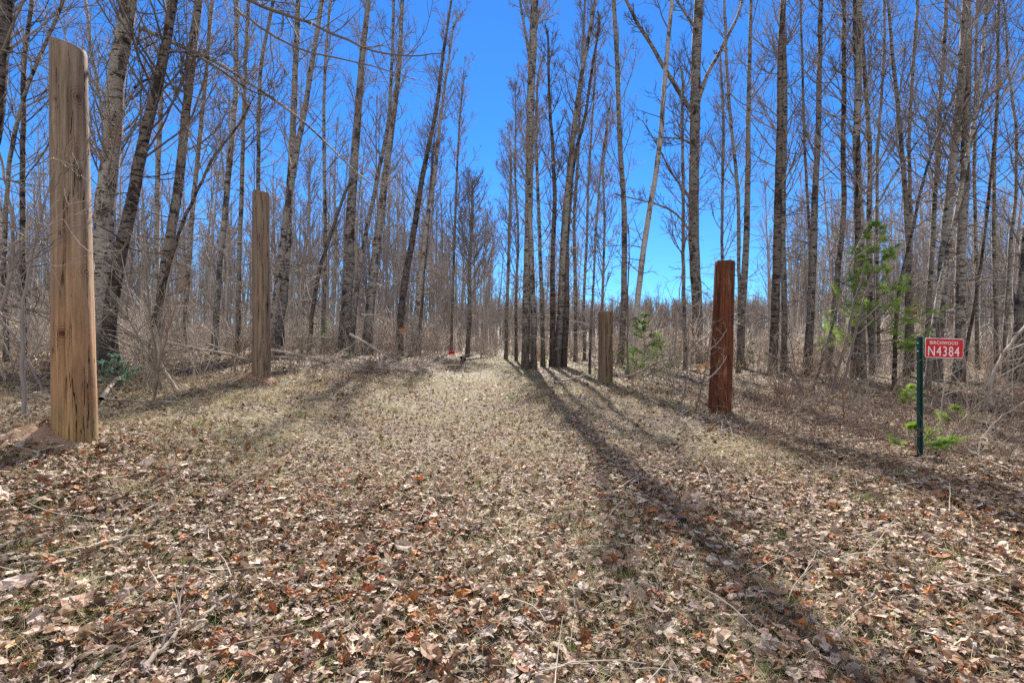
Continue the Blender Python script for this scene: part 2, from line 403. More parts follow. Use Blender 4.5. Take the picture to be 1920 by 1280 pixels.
def hero(kind, base, pts, wb, wt, label, limbs=(), nb=34, tmin=.30, seed=0, top_extra=None, twig='twig', dist=None, dead=14, name='bare_tree', lmul=1.0, stems=(), group=None, up=.12, angle=.8):
    """base=(px,py) on the ground, pts = further trunk points (px,py) upwards, wb/wt widths in photo pixels at base / last point"""
    rn = RS(seed * 13 + 5)
    if dist is None: x, d = hit(*base)
    else: d = dist; x = (base[0] - CX) * d / F
    z0 = float(gz(x, d)); o = np.array([x, d, z0])
    away = .22 if (base[0] < 830 and d > 13) else 0.   # the left hand stand leans back into the wood
    P = [np.array([x, d, z0])] + [P3(px, py, d * (1 + away * max(0, base[1] - py) / 680.)) for (px, py) in pts]
    last, prev = P[-1], P[-2]
    dr = unit((last - P[max(0, len(P) - 3)])); dr = unit(dr + np.array([0, 0, .25]))
    top = last
    if top_extra is None: top_extra = rn.uniform(.22, .5) * (last[2] - z0) + 1.0 if pts[-1][1] <= 15 else .5
    P += [top + dr * top_extra * .5, top + dr * top_extra + rn.randn(3) * .15]
    K = 44
    L = limb_points(rn, P, K)
    zt = last[2]
    s = (L[:, 2] - z0) / max(zt - z0, .1)
    rb, rt = wb * d / F / 2 * wf(base[0]), wt * d / F / 2 * wf(pts[-1][0])
    R = np.where(s < 1, rb + (rt - rb) * s, rt * np.clip(1 - (s - 1) / max((L[-1, 2] - zt) / (zt - z0), .05), .12, 1))
    R = R * (1 + .35 * np.exp(-(L[:, 2] - z0) / .22)) ; R = np.maximum(R, .008)
    wob = np.cumsum(rn.randn(K, 3), 0) * .006 * np.array([1, 1.6, 0]); wob -= np.linspace(0, 1, K)[:, None] * wob[-1]; wob[0] = 0
    L = L + wob
    L[0, 2] -= .25
    L[1:, 1] += (np.linspace(0, 1, K)[1:] ** 1.5) * rn.uniform(-.6, .6)
    L = L - o
    root = empty(name, tuple(o)); tag(root, label, 'tree', group)
    V, Q = tubes(L[None], R[None], 14, rn, .035)
    acc = Acc(); acc.add(V, Q)
    obj('trunk', acc.mesh('trunk', M[kind]), root)
    scale = max(d, 8)
    twr = .0020 + .00020 * scale
    c = crown_of(rn, L, R, nb, 2.7 * lmul, .9, tmin, .98, twr, 1.0, angle, up, dead, low_len=.6)
    for (lp, w0, w1) in limbs:
        K2 = 16
        Q3 = limb_points(rn, [P3(a, b_, d) + np.array([0, (k / max(1, len(lp) - 1)) * rn.uniform(-.3, .3), 0]) for k, (a, b_) in enumerate(lp)], K2) - o
        Rl = np.linspace(w0, w1, K2) * d / F / 2 * wf(lp[0][0]); Rl = np.maximum(Rl, .006)
        V, Q = tubes(Q3[None], Rl[None], 8, rn, .03)
        a2 = Acc(); a2.add(V, Q); 
        lo = obj('limb', a2.mesh('limb', M[kind]), root)
        c2 = crown_of(rn, Q3, Rl, 12, 1.3, .5, .15, 1, twr, 1, .8, .08, 0, sub=5, twg=3)
        c.add(np.concatenate(c2.V), *[np.concatenate(f) for f in c2.F.values()])
    obj('crown', c.mesh('crown', M[twig]), root)
    return root, L + o, R

HT = [
 # kind, base, pts, wb, wt, label, kwargs
 ('dark', (-95, 700), [(-40, 400), (-5, 220), (10, 100), (22, 0)], 52, 42, 'thick dark lichen spotted trunk cut by the left edge of the picture', dict(dist=8.5, nb=22, tmin=.4, dead=4)),
 ('birch', (190, 684), [(196, 560), (198, 400), (208, 280), (216, 150), (231, 0)], 30, 22, 'pale birch trunk just right of the tallest log post, the straighter of its pair', dict(dist=11.2, dead=6)),
 ('birch', (205, 694), [(199, 600), (203, 400), (220, 280), (235, 150), (250, 75), (265, 0)], 46, 30, 'thick pale birch with a heavy arching side limb behind the tallest log post', dict(dist=10.6, dead=6, limbs=[([(262, 52), (290, 66), (330, 85), (370, 92), (410, 115), (440, 140), (500, 178), (560, 215), (610, 265), (650, 310), (680, 335), (712, 358)], 10, 2.5), ([(252, 165), (280, 148), (320, 160), (350, 175), (388, 192)], 6, 2)])),
 ('dark', (203, 690), [(212, 560), (232, 450), (248, 380), (270, 270), (290, 180), (306, 90), (325, 0)], 32, 17, 'dark rough barked tree leaning right across the pale birches', dict(dist=10.0, dead=6, twig='twigdark', limbs=[([(302, 100), (325, 92), (360, 100), (400, 120), (440, 150), (480, 180), (520, 190)], 7, 2)])),
 ('aspen', (196, 600), [(200, 240), (192, 160), (185, 125), (178, 60), (172, 0)], 9, 8, 'slim trunk leaning left between the tallest post and the birches', dict(dist=16, dead=3)),
 ('birch', (283, 690), [(305, 570), (320, 470), (338, 390), (350, 320), (358, 235), (370, 165), (382, 70), (392, 0)], 22, 15, 'grey birch with a bend, leaning right, midway between the two left log posts', dict(dead=12)),
 ('aspen', (401, 668), [(408, 580), (420, 425), (435, 280), (445, 170), (447, 10)], 14, 11, 'straight grey aspen left of the seamed log post', dict(dead=14)),
 ('birch', (287, 668), [(292, 560), (295, 425), (300, 280), (308, 160), (318, 40), (322, 0)], 14, 8, 'thin grey tree rising behind the bent birch at left', dict(dist=17)),
 ('aspen', (345, 662), [(358, 440), (370, 310), (382, 200), (393, 90), (401, 0)], 12, 9, 'slender trunk leaning right behind the bent birch', dict(dist=19)),
 ('aspen', (446, 664), [(448, 500), (452, 320), (455, 150), (460, 0)], 11, 8, 'slender aspen close left of the seamed log post', dict(dist=18)),
 ('dark', (47, 660), [(40, 450), (33, 320), (30, 100), (40, 0)], 14, 10, 'dark straight trunk left of the tallest log post', dict(dist=13, twig='twigdark')),
 ('aspen', (12, 668), [(14, 500), (22, 300), (60, 160), (110, 60), (135, 0)], 12, 7, 'curving thin tree near the left edge of the picture', dict(dist=13)),
 ('dark', (268, 684), [(294, 575), (320, 500), (340, 440), (380, 365), (415, 300), (475, 235)], 11, 4, 'dark crooked sapling bending far right over the fallen branch', dict(dist=10.5, nb=10, tmin=.5, dead=6, top_extra=.8, twig='twigdark', lmul=.4)),
 ('aspen', (486, 640), [(487, 350), (488, 200), (492, 115), (512, 20), (516, 0)], 10, 8, 'thin trunk rising directly behind the seamed log post', dict(dist=18)),
 ('aspen', (522, 668), [(535, 500), (540, 400), (545, 280), (550, 150), (552, 60), (553, 0)], 19, 12, 'dark based aspen, the straighter of two beside the seamed log post', dict(dist=17)),
 ('birch', (507, 672), [(512, 600), (535, 400), (549, 320), (557, 260), (570, 190), (582, 100), (597, 0)], 14, 11, 'paler aspen leaning right beside the seamed log post', dict(dist=16)),
 ('aspen', (645, 667), [(648, 600), (652, 500), (657, 360), (665, 240), (675, 100), (686, 0)], 25, 12, 'thickest aspen left of the track with a blackened furrowed base', dict(dist=22, nb=40)),
 ('aspen', (688, 668), [(692, 600), (702, 500), (715, 400), (730, 280), (740, 210), (752, 110), (757, 0)], 20, 8, 'aspen with a hollow at its foot leaning right beside the brush pile', dict(dist=22.5, )),
 ('aspen', (658, 664), [(670, 525), (690, 410), (710, 320), (730, 220), (737, 50), (738, 0)], 10, 6, 'thin stem leaning right between the two thick left aspens', dict(dist=20)),
 ('dark', (748, 673), [(750, 620), (755, 550), (775, 440), (790, 340), (805, 270), (820, 200), (830, 100), (845, 0)], 15, 5, 'dark trunk carrying the small orange sign', dict(dist=24, nb=34, lmul=.9, tmin=.25)),
 ('birch', (772, 674), [(778, 620), (790, 500), (800, 415), (815, 320), (825, 225), (838, 130), (850, 40)], 12, 4, 'brown trunk at the left verge of the track next to the orange sign', dict(dist=24, nb=40, tmin=.3)),
 ('dark', (782, 673), [(788, 600), (793, 520), (800, 450), (806, 380), (812, 300)], 12, 5, 'reddish trunk with a pale wound near its foot at the track verge', dict(dist=25, nb=26, tmin=.4, top_extra=3, twig='twigdark')),
 ('aspen', (876, 668), [(880, 600), (881, 500), (886, 430), (886, 370)], 9, 5, 'round crowned tree with purple grey twigs at the end of the track', dict(dist=30, nb=80, tmin=.25, top_extra=1.2, dead=4, twig='twig', lmul=1.6, up=.10, angle=.75)),
 ('dark', (578, 662), [(585, 580), (597, 500), (615, 435), (630, 385), (645, 340)], 9, 6, 'dark broken topped snag between the left aspens', dict(dist=20, nb=10, top_extra=.2, twig='twigdark', lmul=.5)),
 ('aspen', (605, 664), [(609, 520), (610, 430), (607, 300), (607, 175), (612, 60), (618, 0)], 9, 6, 'thin vertical trunk right of the broken snag', dict(dist=21)),
 ('aspen', (948, 672), [(950, 575), (953, 480), (956, 370), (958, 330)], 7, 5, 'small thin tree at the far end of the track beside the double aspen', dict(dist=30, top_extra=2.5, nb=34, tmin=.35, lmul=.8)),
 ('aspen', (985, 693), [(986, 600), (989, 450), (990, 360), (992, 240), (997, 100), (1002, 0)], 15, 14, 'tall aspen at the right verge of the track, front stem of the double pair', dict(nb=52, lmul=.65, limbs=[([(995, 120), (985, 60), (975, 0), (968, -50)], 6, 3)], tmin=.28)),
 ('aspen', (1000, 693), [(1000, 600), (997, 500), (994, 420), (993, 330), (996, 240)], 13, 6, 'shorter right hand stem of the double aspen at the track verge', dict(nb=16, tmin=.5, top_extra=.6)),
 ('aspen', (1045, 688), [(1052, 600), (1057, 450), (1065, 350), (1075, 240), (1090, 140), (1110, 40), (1116, 0)], 17, 6, 'tall rough leader of the stem clump right of the double aspen', dict(nb=44, tmin=.25, lmul=.75)),
 ('dark', (1035, 688), [(1036, 600), (1036, 500), (1040, 380), (1036, 290), (1030, 200), (1028, 60)], 12, 4, 'dark stem on the left of the clump right of the double aspen', dict(nb=26, tmin=.35, twig='twigdark', lmul=.7)),
 ('dark', (1056, 688), [(1062, 580), (1062, 450), (1072, 340), (1080, 280), (1098, 225), (1112, 130), (1130, 20)], 11, 4, 'dark curved stem on the right of the clump near the double aspen', dict(nb=26, tmin=.35, twig='twigdark', lmul=.7)),
 ('aspen', (1018, 688), [(1016, 560), (1012, 450), (1008, 340), (1004, 240), (1010, 120)], 9, 4, 'thin stem between the double aspen and the stem clump', dict(nb=30, tmin=.35)),
 ('aspen', (1078, 682), [(1080, 560), (1076, 420), (1084, 300), (1088, 180), (1094, 60), (1096, 0)], 7, 4, 'thin smooth stem first to the right of the dark clump', dict(dist=25, nb=46, tmin=.22)),
 ('aspen', (1096, 682), [(1094, 560), (1102, 440), (1104, 320), (1114, 180), (1118, 90)], 6, 3, 'very slender stem leaning right beyond the dark clump', dict(dist=28, nb=44, tmin=.22, top_extra=1.5)),
 ('aspen', (1126, 682), [(1130, 560), (1134, 440), (1130, 320), (1140, 240)], 6, 3, 'slender low topped tree seen left above the shortest log post', dict(dist=27, nb=40, tmin=.22, top_extra=1.5)),
 ('aspen', (968, 676), [(966, 560), (970, 440), (964, 330), (966, 220)], 6, 3, 'slender tree just left of the double aspen at the track verge', dict(dist=27, nb=46, tmin=.25, top_extra=2)),
 ('aspen', (846, 672), [(848, 560), (852, 440), (856, 330), (862, 220), (868, 160)], 6, 3, 'slender tree above the small red board at the track end', dict(dist=31, nb=46, tmin=.25, top_extra=2)),
 ('aspen', (1163, 682), [(1168, 625), (1172, 500), (1172, 375), (1167, 320), (1162, 225), (1160, 125), (1155, 25), (1154, 0)], 12, 8, 'slim upright grey tree standing over the shortest log post', dict(nb=34)),
 ('whitebirch', (1176, 706), [(1190, 625), (1200, 525), (1212, 430), (1225, 360), (1237, 280), (1245, 210), (1252, 110), (1263, 0)], 12, 8, 'slender cream white birch leaning right beside the shortest log post', dict(nb=22, tmin=.4, twig='twigdark')),
 ('aspen', (1306, 682), [(1309, 600), (1302, 480), (1302, 360), (1305, 240), (1307, 190), (1310, 100), (1315, 0)], 21, 19, 'large open grown tree with wide crooked limbs left of the red stained post', dict(nb=26, dead=18, twig='twigdark', limbs=[
    ([(1300, 212), (1280, 188), (1262, 150), (1240, 122), (1222, 80), (1197, 50), (1183, 25), (1170, -10)], 10, 6),
    ([(1310, 190), (1323, 140), (1345, 108), (1368, 60), (1384, 30), (1396, -5)], 8, 5),
    ([(1308, 60), (1285, 30), (1265, 0)], 6, 4), ([(1298, 272), (1280, 262), (1256, 255), (1232, 262)], 5, 2),
    ([(1296, 372), (1275, 345), (1258, 322), (1240, 290), (1228, 262), (1205, 225)], 5, 2), ([(1297, 440), (1272, 402), (1250, 387), (1215, 380), (1182, 370), (1150, 362)], 5, 2)])),
 ('aspen', (1284, 676), [(1285, 600), (1286, 400), (1287, 225), (1290, 120)], 8, 5, 'thin straight stem close left of the open grown tree', dict(dist=19, nb=24)),
 ('aspen', (1388, 690), [(1389, 620), (1394, 540), (1400, 450), (1402, 320), (1402, 200), (1404, 60), (1405, 0)], 16, 6, 'grey tree rising just behind the red stained post', dict(nb=34)),
 ('aspen', (1384, 688), [(1386, 560), (1384, 440), (1382, 350), (1370, 225), (1362, 100), (1360, 0)], 8, 5, 'thin companion stem behind the red stained post', dict(nb=26, dist=17)),
 ('aspen', (1352, 684), [(1354, 560), (1354, 400), (1356, 225), (1350, 120)], 7, 4, 'thin far trunk seen above the red stained post', dict(nb=24, dist=21)),
 ('aspen', (1106, 684), [(1110, 575), (1115, 450), (1125, 300), (1138, 220)], 5, 3, 'very thin sapling left of the shortest log post', dict(nb=20, dist=17, tmin=.3, lmul=.5)),
 ('dark', (1447, 709), [(1451, 620), (1457, 480), (1457, 360), (1462, 240), (1460, 120), (1466, 0)], 19, 10, 'dark blotched aspen right of the red stained post', dict(nb=32)),
 ('aspen', (1468, 700), [(1472, 600), (1470, 500), (1472, 350), (1477, 175), (1477, 0)], 12, 10, 'paler twin of the dark blotched aspen, on its right', dict(nb=30)),
 ('aspen', (1511, 704), [(1519, 620), (1523, 500), (1525, 400), (1530, 280), (1532, 150), (1535, 0)], 17, 8, 'upright aspen between the blotched pair and the green pine', dict(nb=34)),
 ('aspen', (1522, 695), [(1520, 560), (1514, 420), (1505, 300), (1496, 100), (1494, 0)], 7, 4, 'thin stem leaning left out of the upright aspen before the pine', dict(nb=24, dist=17)),
 ('dark', (1553, 706), [(1562, 600), (1575, 470), (1585, 400), (1583, 280), (1586, 150), (1585, 0)], 13, 8, 'dark trunk with a kink just left of the green pine', dict(nb=30)),
 ('aspen', (1612, 708), [(1613, 640), (1610, 550), (1605, 400), (1603, 200), (1605, 0)], 21, 11, 'stout grey trunk seen through the green pine', dict(nb=34)),
 ('dark', (1600, 704), [(1604, 560), (1612, 350), (1615, 200), (1613, 50), (1614, 0)], 11, 8, 'dark trunk close beside the stout one behind the green pine', dict(nb=26, dist=15)),
 ('aspen', (1636, 700), [(1633, 620), (1628, 420), (1631, 280), (1622, 130), (1616, 0)], 14, 7, 'trunk on the right of the bundle behind the green pine', dict(nb=30, dist=16)),
 ('aspen', (1648, 694), [(1643, 560), (1640, 350), (1642, 250), (1650, 125), (1647, 0)], 8, 5, 'slender stem right of the bundle behind the green pine', dict(nb=26, dist=19)),
 ('aspen', (1699, 706), [(1702, 600), (1704, 450), (1700, 360), (1690, 250), (1680, 125), (1672, 0)], 15, 6, 'curving aspen leaning left above the address sign post', dict(nb=32)),
 ('aspen', (1709, 690), [(1711, 560), (1710, 400), (1711, 290), (1716, 175), (1733, 0)], 9, 7, 'curving stem leaning right above the address sign post', dict(nb=28, dist=17)),
 ('aspen', (1754, 716), [(1759, 620), (1766, 500), (1771, 400), (1780, 280), (1787, 150), (1792, 0)], 23, 15, 'stout aspen directly behind the red address sign', dict(nb=36)),
 ('birch', (1796, 713), [(1797, 640), (1801, 500), (1803, 400), (1810, 280), (1811, 150), (1812, 0)], 25, 15, 'stoutest pale grey trunk just right of the red address sign', dict(nb=36)),
 ('aspen', (1735, 700), [(1739, 600), (1746, 450), (1755, 300), (1761, 175), (1772, 0)], 12, 8, 'thinner aspen on the left of the stout pair behind the address sign', dict(nb=30, dist=16)),
 ('birch', (1738, 706), [(1752, 590), (1771, 500), (1790, 425), (1805, 340), (1820, 280), (1836, 210), (1850, 100), (1860, 0)], 13, 7, 'sweeping tree leaning right across the stout pair by the address sign', dict(nb=28, dist=13.2, twig='twigdark')),
 ('dark', (1676, 700), [(1681, 625), (1690, 550), (1713, 465), (1731, 400), (1750, 320), (1790, 230), (1826, 160)], 10, 4, 'dead dark pole leaning right over the address sign with a broken tip', dict(nb=8, top_extra=.1, dist=12.5, lmul=.4, twig='twigdark', dead=8)),
 ('aspen', (1520, 742), [(1560, 625), (1585, 525), (1610, 460), (1640, 390), (1675, 320), (1710, 270), (1750, 195), (1775, 120)], 6, 3, 'pale thin sapling leaning far right in front of the green pine', dict(nb=18, lmul=.5, top_extra=1.5)),
 ('aspen', (1868, 706), [(1867, 640), (1865, 450), (1866, 320), (1874, 200), (1886, 0)], 11, 6, 'thin aspen near the right edge behind the brush', dict(nb=30, dist=16)),
 ('aspen', (1882, 706), [(1888, 600), (1896, 450), (1906, 400), (1914, 250), (1902, 120), (1900, 0)], 11, 4, 'wavy thin tree near the right edge of the picture', dict(nb=28, dist=15)),
 ('aspen', (1903, 716), [(1908, 600), (1915, 475), (1925, 400), (1940, 250), (1955, 60)], 34, 20, 'thick trunk cut by the right edge of the picture', dict(nb=26)),
 ('aspen', (1832, 700), [(1832, 560), (1828, 420), (1824, 280), (1832, 120), (1836, 0)], 9, 6, 'thin straight stem between the stoutest pale trunk and the right edge', dict(nb=28, dist=17)),
 ('dark', (1806, 706), [(1830, 560), (1850, 420), (1860, 330), (1872, 240), (1880, 120), (1885, 0)], 8, 5, 'slim dark stem leaning right beyond the stoutest pale trunk', dict(nb=26, dist=15, twig='twigdark')),
]
signtree = None
for i, (kind, base, pts, wb, wt, label, kw) in enumerate(HT):
    if pts[-1][1] <= 15: kw.setdefault('seed', i)
    kw['seed'] = i
    r, L, R = hero(kind, base, pts, wb, wt, label, **kw)
    if 'carrying the small orange' in label: signtree = (L, R)

# background trees: one mesh set of each kind, copied object by object
def proto(seed, kind, twig, Ht, r0, twr, nb=26, sub=5, twg=2, leanx=0):
    rn = RS(seed); K = 18
    z = np.linspace(-.3, Ht, K)
    L = np.stack([leanx * (z / Ht) ** 1.3 * Ht * .1 + .12 * np.sin(z * rn.uniform(.3, .6) + rn.rand() * 6), .1 * np.sin(z * .4 + rn.rand() * 6), z], 1)
    L[:, :2] -= L[0, :2]
    R = r0 * (1 - .9 * np.clip(z / Ht, 0, 1) ** 1.1) + .008
    V, Q = tubes(L[None], R[None], 9, rn, .04)
    a = Acc(); a.add(V, Q); t = a.mesh('trunk', M[kind])
    c = crown_of(rn, L, R, nb, Ht * .19, .8, rn.uniform(.28, .42), .98, twr, 1, .72, .13, 12, sub=sub, twg=twg, low_len=.7)
    return t, c.mesh('crown', M[twig])
PR = [proto(100 + i, ['aspen', 'dark', 'aspen', 'birch', 'aspen', 'dark', 'aspen', 'birch'][i], ['twig', 'twigdark', 'twig', 'twig', 'twigdark', 'twigdark', 'twig', 'twig'][i],
            [15, 13, 17, 14, 12, 11, 16, 13][i], [.12, .10, .13, .11, .075, .065, .095, .075][i], .0085, leanx=[.3, -.2, .5, .1, .8, -.5, 0, .4][i]) for i in range(8)]
rn = RS(77)
def bgtree(x, y, label, group, k=None, s=None):
    k = rn.randint(8) if k is None else k; s = s or rn.uniform(.8, 1.15)
    root = empty('background_tree', (x, y, float(gz(x, y))), rn.rand() * 6.28); root.scale = (s, s, s)
    root.rotation_euler = (rn.normal(0, .025), rn.normal(.02, .035), rn.rand() * 6.28)
    tag(root, label, 'tree', group)
    obj('trunk', PR[k][0], root); obj('crown', PR[k][1], root)
def px_of(x, y): return CX + F * x / y
zones = [
 (-60, 460, 18, 44, 46, 'slender bare tree in the thick wood left of the seamed log post', 'background trees of the left wood'),
 (460, 830, 28, 55, 54, 'slender bare tree in the wood between the seamed log post and the track end', 'background trees behind the left verge'),
 (830, 1090, 34, 62, 16, 'thin bare tree across the far end of the track', 'background trees at the track end'),
 (1003, 1150, 21, 40, 14, 'thin bare tree in the close stand between the double aspen and the shortest post', 'background trees beyond the double aspen'),
 (1320, 1600, 19, 50, 46, 'thin bare tree behind the trunks right of the red stained post', 'background trees behind the red stained post'),
 (1600, 1990, 17, 50, 56, 'thin bare tree in the wood behind the address sign', 'background trees behind the address sign'),
]
for (a, b_, d0, d1, n, lab, grp) in zones:
    for i in range(n):
        px = rn.uniform(a, b_); d = d0 + (d1 - d0) * rn.rand() ** .8
        bgtree((px - CX) * d / F, d, lab, grp)

# far wood: one mass of trees too many and too far to tell apart
def farwood():
    rn = RS(5); A = Acc(); protos = []
    for q in range(9):
        tall = q < 4; Ht = 14.5 if tall else 9.0; K = 7; z = np.linspace(-.3, Ht, K); fat = 1.0 if q < 6 else 1.9
        L = np.stack([.2 * np.sin(z * .35 + q * 2), 0 * z, z], 1); R = (.09 if tall else .08) * fat * (1 - .8 * np.clip(z / Ht, 0, 1)) + .01
        a = Acc(); V, Q = tubes(L[None], R[None], 5); a.add(V, Q)
        nb = 26 if tall else (16 if fat == 1 else 24); t = rn.uniform(.35, 1, nb)
        B, BR = grow(rn, L[None], R[None], np.zeros(nb, int), t, rn.uniform(1.0, 2.6, nb) * (1.2 - .6 * t), rn.uniform(.4, .9, nb), 4, .4, .013 * fat, .15, .08, .03)
        V, Q = tubes(B, BR, 3); a.add(V, Q)
        pi = np.repeat(np.arange(nb), 4 if tall else 3)
        C, CR = grow(rn, B, BR, pi, rn.uniform(.2, 1, len(pi)), rn.uniform(.4, 1.1, len(pi)), rn.uniform(.4, .9, len(pi)), 2, .8, .010 * fat, .1, .1, .015)
        V, Q = tubes(C, CR, 3); a.add(V, Q)
        protos.append((np.concatenate(a.V), np.concatenate([f for k in a.F.values() for f in k])))
    def put(q, x, y, s):
        V, Q = protos[q]; a = rn.rand() * 6.28; c_, s_ = math.cos(a), math.sin(a)
        W = V @ np.array([[c_, s_, 0], [-s_, c_, 0], [0, 0, 1]]) * s
        W[:, 0] += rn.normal(0.01, .04) * W[:, 2]
        A.add(W + np.array([x, y, float(gz(x, y))]), Q)
    n = 0
    while n < 620:                                   # tall slender ones next behind the individual trees
        y = rn.uniform(32, 75); px = rn.uniform(-200, 2120); x = (px - CX) * y / F
        if 1085 < px < 1440 or (840 < px < 985 and y < 50) or abs(x - .3) < 3: continue
        put(rn.randint(4), x, y, rn.uniform(.75, 1.1)); n += 1
    n = 0
    while n < 900:
        y = 34 * (110 / 34.) ** rn.rand(); px = rn.uniform(-260, 2180); x = (px - CX) * y / F
        if (1060 < px < 1460 and y < 80) or (850 < px < 1080 and y < 42): continue
        put(rn.randint(4, 6), x, y, rn.uniform(.7, 1.15)); n += 1
    n = 0
    while n < 1700:                                  # the far slope
        y = rn.uniform(78, 190); px = rn.uniform(-200, 2120) if rn.rand() < .5 else rn.uniform(820, 1500); x = (px - CX) * y / F
        put(rn.randint(6, 9), x, y, rn.uniform(.5, .95)); n += 1
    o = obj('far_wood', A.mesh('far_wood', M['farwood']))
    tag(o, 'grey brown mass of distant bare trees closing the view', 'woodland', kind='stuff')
farwood()
def thicket():
    rn = RS(6); A = Acc(); protos = []
    for q in range(5):
        nb = 7; P = np.zeros((1, 2, 3)); P[0, 1, 2] = .05
        B, BR = grow(rn, P, np.full((1, 2), .02), np.zeros(nb, int), np.zeros(nb), rn.uniform(.7, 2.4, nb), np.abs(rn.normal(0, .3, nb)), 5, 1, .009, .03, .12, .02)
        B = B + rn.randn(nb, 1, 3) * np.array([.4, .4, 0])
        a = Acc(); V, Q = tubes(B, BR, 3); a.add(V, Q); pi = np.repeat(np.arange(nb), 7)
        C, CR = grow(rn, B, BR, pi, rn.uniform(.15, 1, len(pi)), rn.uniform(.3, 1.1, len(pi)), rn.uniform(.4, 1.1, len(pi)), 3, .8, .007, .03, .15, .01)
        V, Q = tubes(C, CR, 3); a.add(V, Q); protos.append((np.concatenate(a.V), np.concatenate(a.F[4])))
    n = 0
    while n < 900:
        y = 22 * (130 / 22.) ** rn.rand(); px = rn.uniform(-200, 2120); x = (px - CX) * y / F
        if abs(x - .3) < 4 and y < 31: continue
        V, Q = protos[rn.randint(5)]; s = rn.uniform(.6, 1.25); a = rn.rand() * 6.28; c_, s_ = math.cos(a), math.sin(a)
        A.add((V @ np.array([[c_, s_, 0], [-s_, c_, 0], [0, 0, 1]])) * s + np.array([x, y, float(gz(x, y))]), Q); n += 1
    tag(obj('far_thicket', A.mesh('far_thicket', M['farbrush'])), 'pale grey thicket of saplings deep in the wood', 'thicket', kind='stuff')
thicket()

# ------------------------------------------------------------------ undergrowth
def shrub_mesh(seed, mat, hgt, stems, twr, spread=.35, sub=7, twg=4, wig=.12):
    rn = RS(seed); A = Acc()
    P = np.zeros((1, 2, 3)); P[0, 1, 2] = .05; R = np.full((1, 2), .02)
    L = hgt * rn.uniform(.5, 1.05, stems)
    B, BR = grow(rn, P, R, np.zeros(stems, int), np.zeros(stems), L, np.abs(rn.normal(0, spread, stems)) + .05, 9, 1, twr, .03, wig, .016 * max(.5, hgt / 2.5))
    B = B + (rn.randn(stems, 1, 3) * np.array([.10, .10, 0])); V, Q = tubes(B, BR, 5); A.add(V, Q)
    pi = np.repeat(np.arange(stems), sub); L2 = L[pi] * rn.uniform(.18, .5, len(pi))
    C, CR = grow(rn, B, BR, pi, rn.uniform(.12, 1, len(pi)), L2, rn.uniform(.5, 1.2, len(pi)), 6, .55, twr * .9, .04, wig * 1.2, .01)
    V, Q = tubes(C, CR, 3); A.add(V, Q)
    pi3 = np.repeat(np.arange(len(pi)), twg)
    D, DR = grow(rn, C, CR, pi3, rn.uniform(.15, 1, len(pi3)), L2[pi3] * rn.uniform(.2, .6, len(pi3)), rn.uniform(.4, 1.2, len(pi3)), 3, .8, twr * .75, .03, wig * 1.3, .005)
    V, Q = tubes(D, DR, 3); A.add(V, Q)
    return A.mesh('bare_shrub', M[mat])
SH = [shrub_mesh(200 + i, ['brush', 'brush', 'twig', 'brush', 'redbrush', 'brush', 'twig', 'redbrush'][i], [2.6, 1.5, 3.6, 2.0, 1.1, 3.0, 4.5, .8][i], [3, 5, 2, 4, 7, 2, 2, 9][i], .0032) for i in range(8)]
def shrub(x, y, k, label, group=None, s=1, name='bare_shrub', rz=None, tilt=0):
    o = obj(name, SH[k], None, (x, y, float(gz(x, y)) - .02)); o.rotation_euler = (rn.normal(0, .06), tilt + rn.normal(0, .06), rn.rand() * 6.28 if rz is None else rz)
    o.scale = (s, s, s); tag(o, label, 'shrub', group); return o
rn = RS(99)
szones = [
 (-40, 460, 8.0, 22, 52, 'bare grey shrub in the undergrowth left of the seamed log post', 'undergrowth shrubs at the left'),
 (200, 470, 7.4, 12, 5, 'low bare bush on the bank between the two left log posts', 'bushes on the left bank'),
 (520, 790, 13, 30, 36, 'bare grey shrub in the undergrowth along the left verge of the track', 'undergrowth shrubs along the left verge'),
 (800, 1000, 27, 40, 16, 'bare shrub across the far end of the track', 'undergrowth shrubs at the track end'),
 (1010, 1330, 12.5, 34, 34, 'bare grey shrub near the shortest log post and the small fir', 'undergrowth shrubs around the shortest log post'),
 (1370, 1700, 9.5, 28, 38, 'bare grey shrub between the red stained post and the address sign', 'undergrowth shrubs right of the red stained post'),
 (1700, 1990, 7.0, 24, 28, 'bare grey shrub at the right behind the address sign', 'undergrowth shrubs behind the address sign'),
]
for (a, b_, d0, d1, n, lab, grp) in szones:
    for i in range(n):
        px = rn.uniform(a, b_); d = d0 + (d1 - d0) * rn.rand() ** .95
        if 85 < px < 205 and d < 9: continue
        k = rn.randint(8)
        if d0 < 7.5 and px < 500: k = [1, 1, 3][rn.randint(3)]
        if px > 1000 and d < 14: k = [1, 4, 7, 3][rn.randint(4)]
        shrub((px - CX) * d / F, d, k, lab, grp, rn.uniform(.55, 1.0))

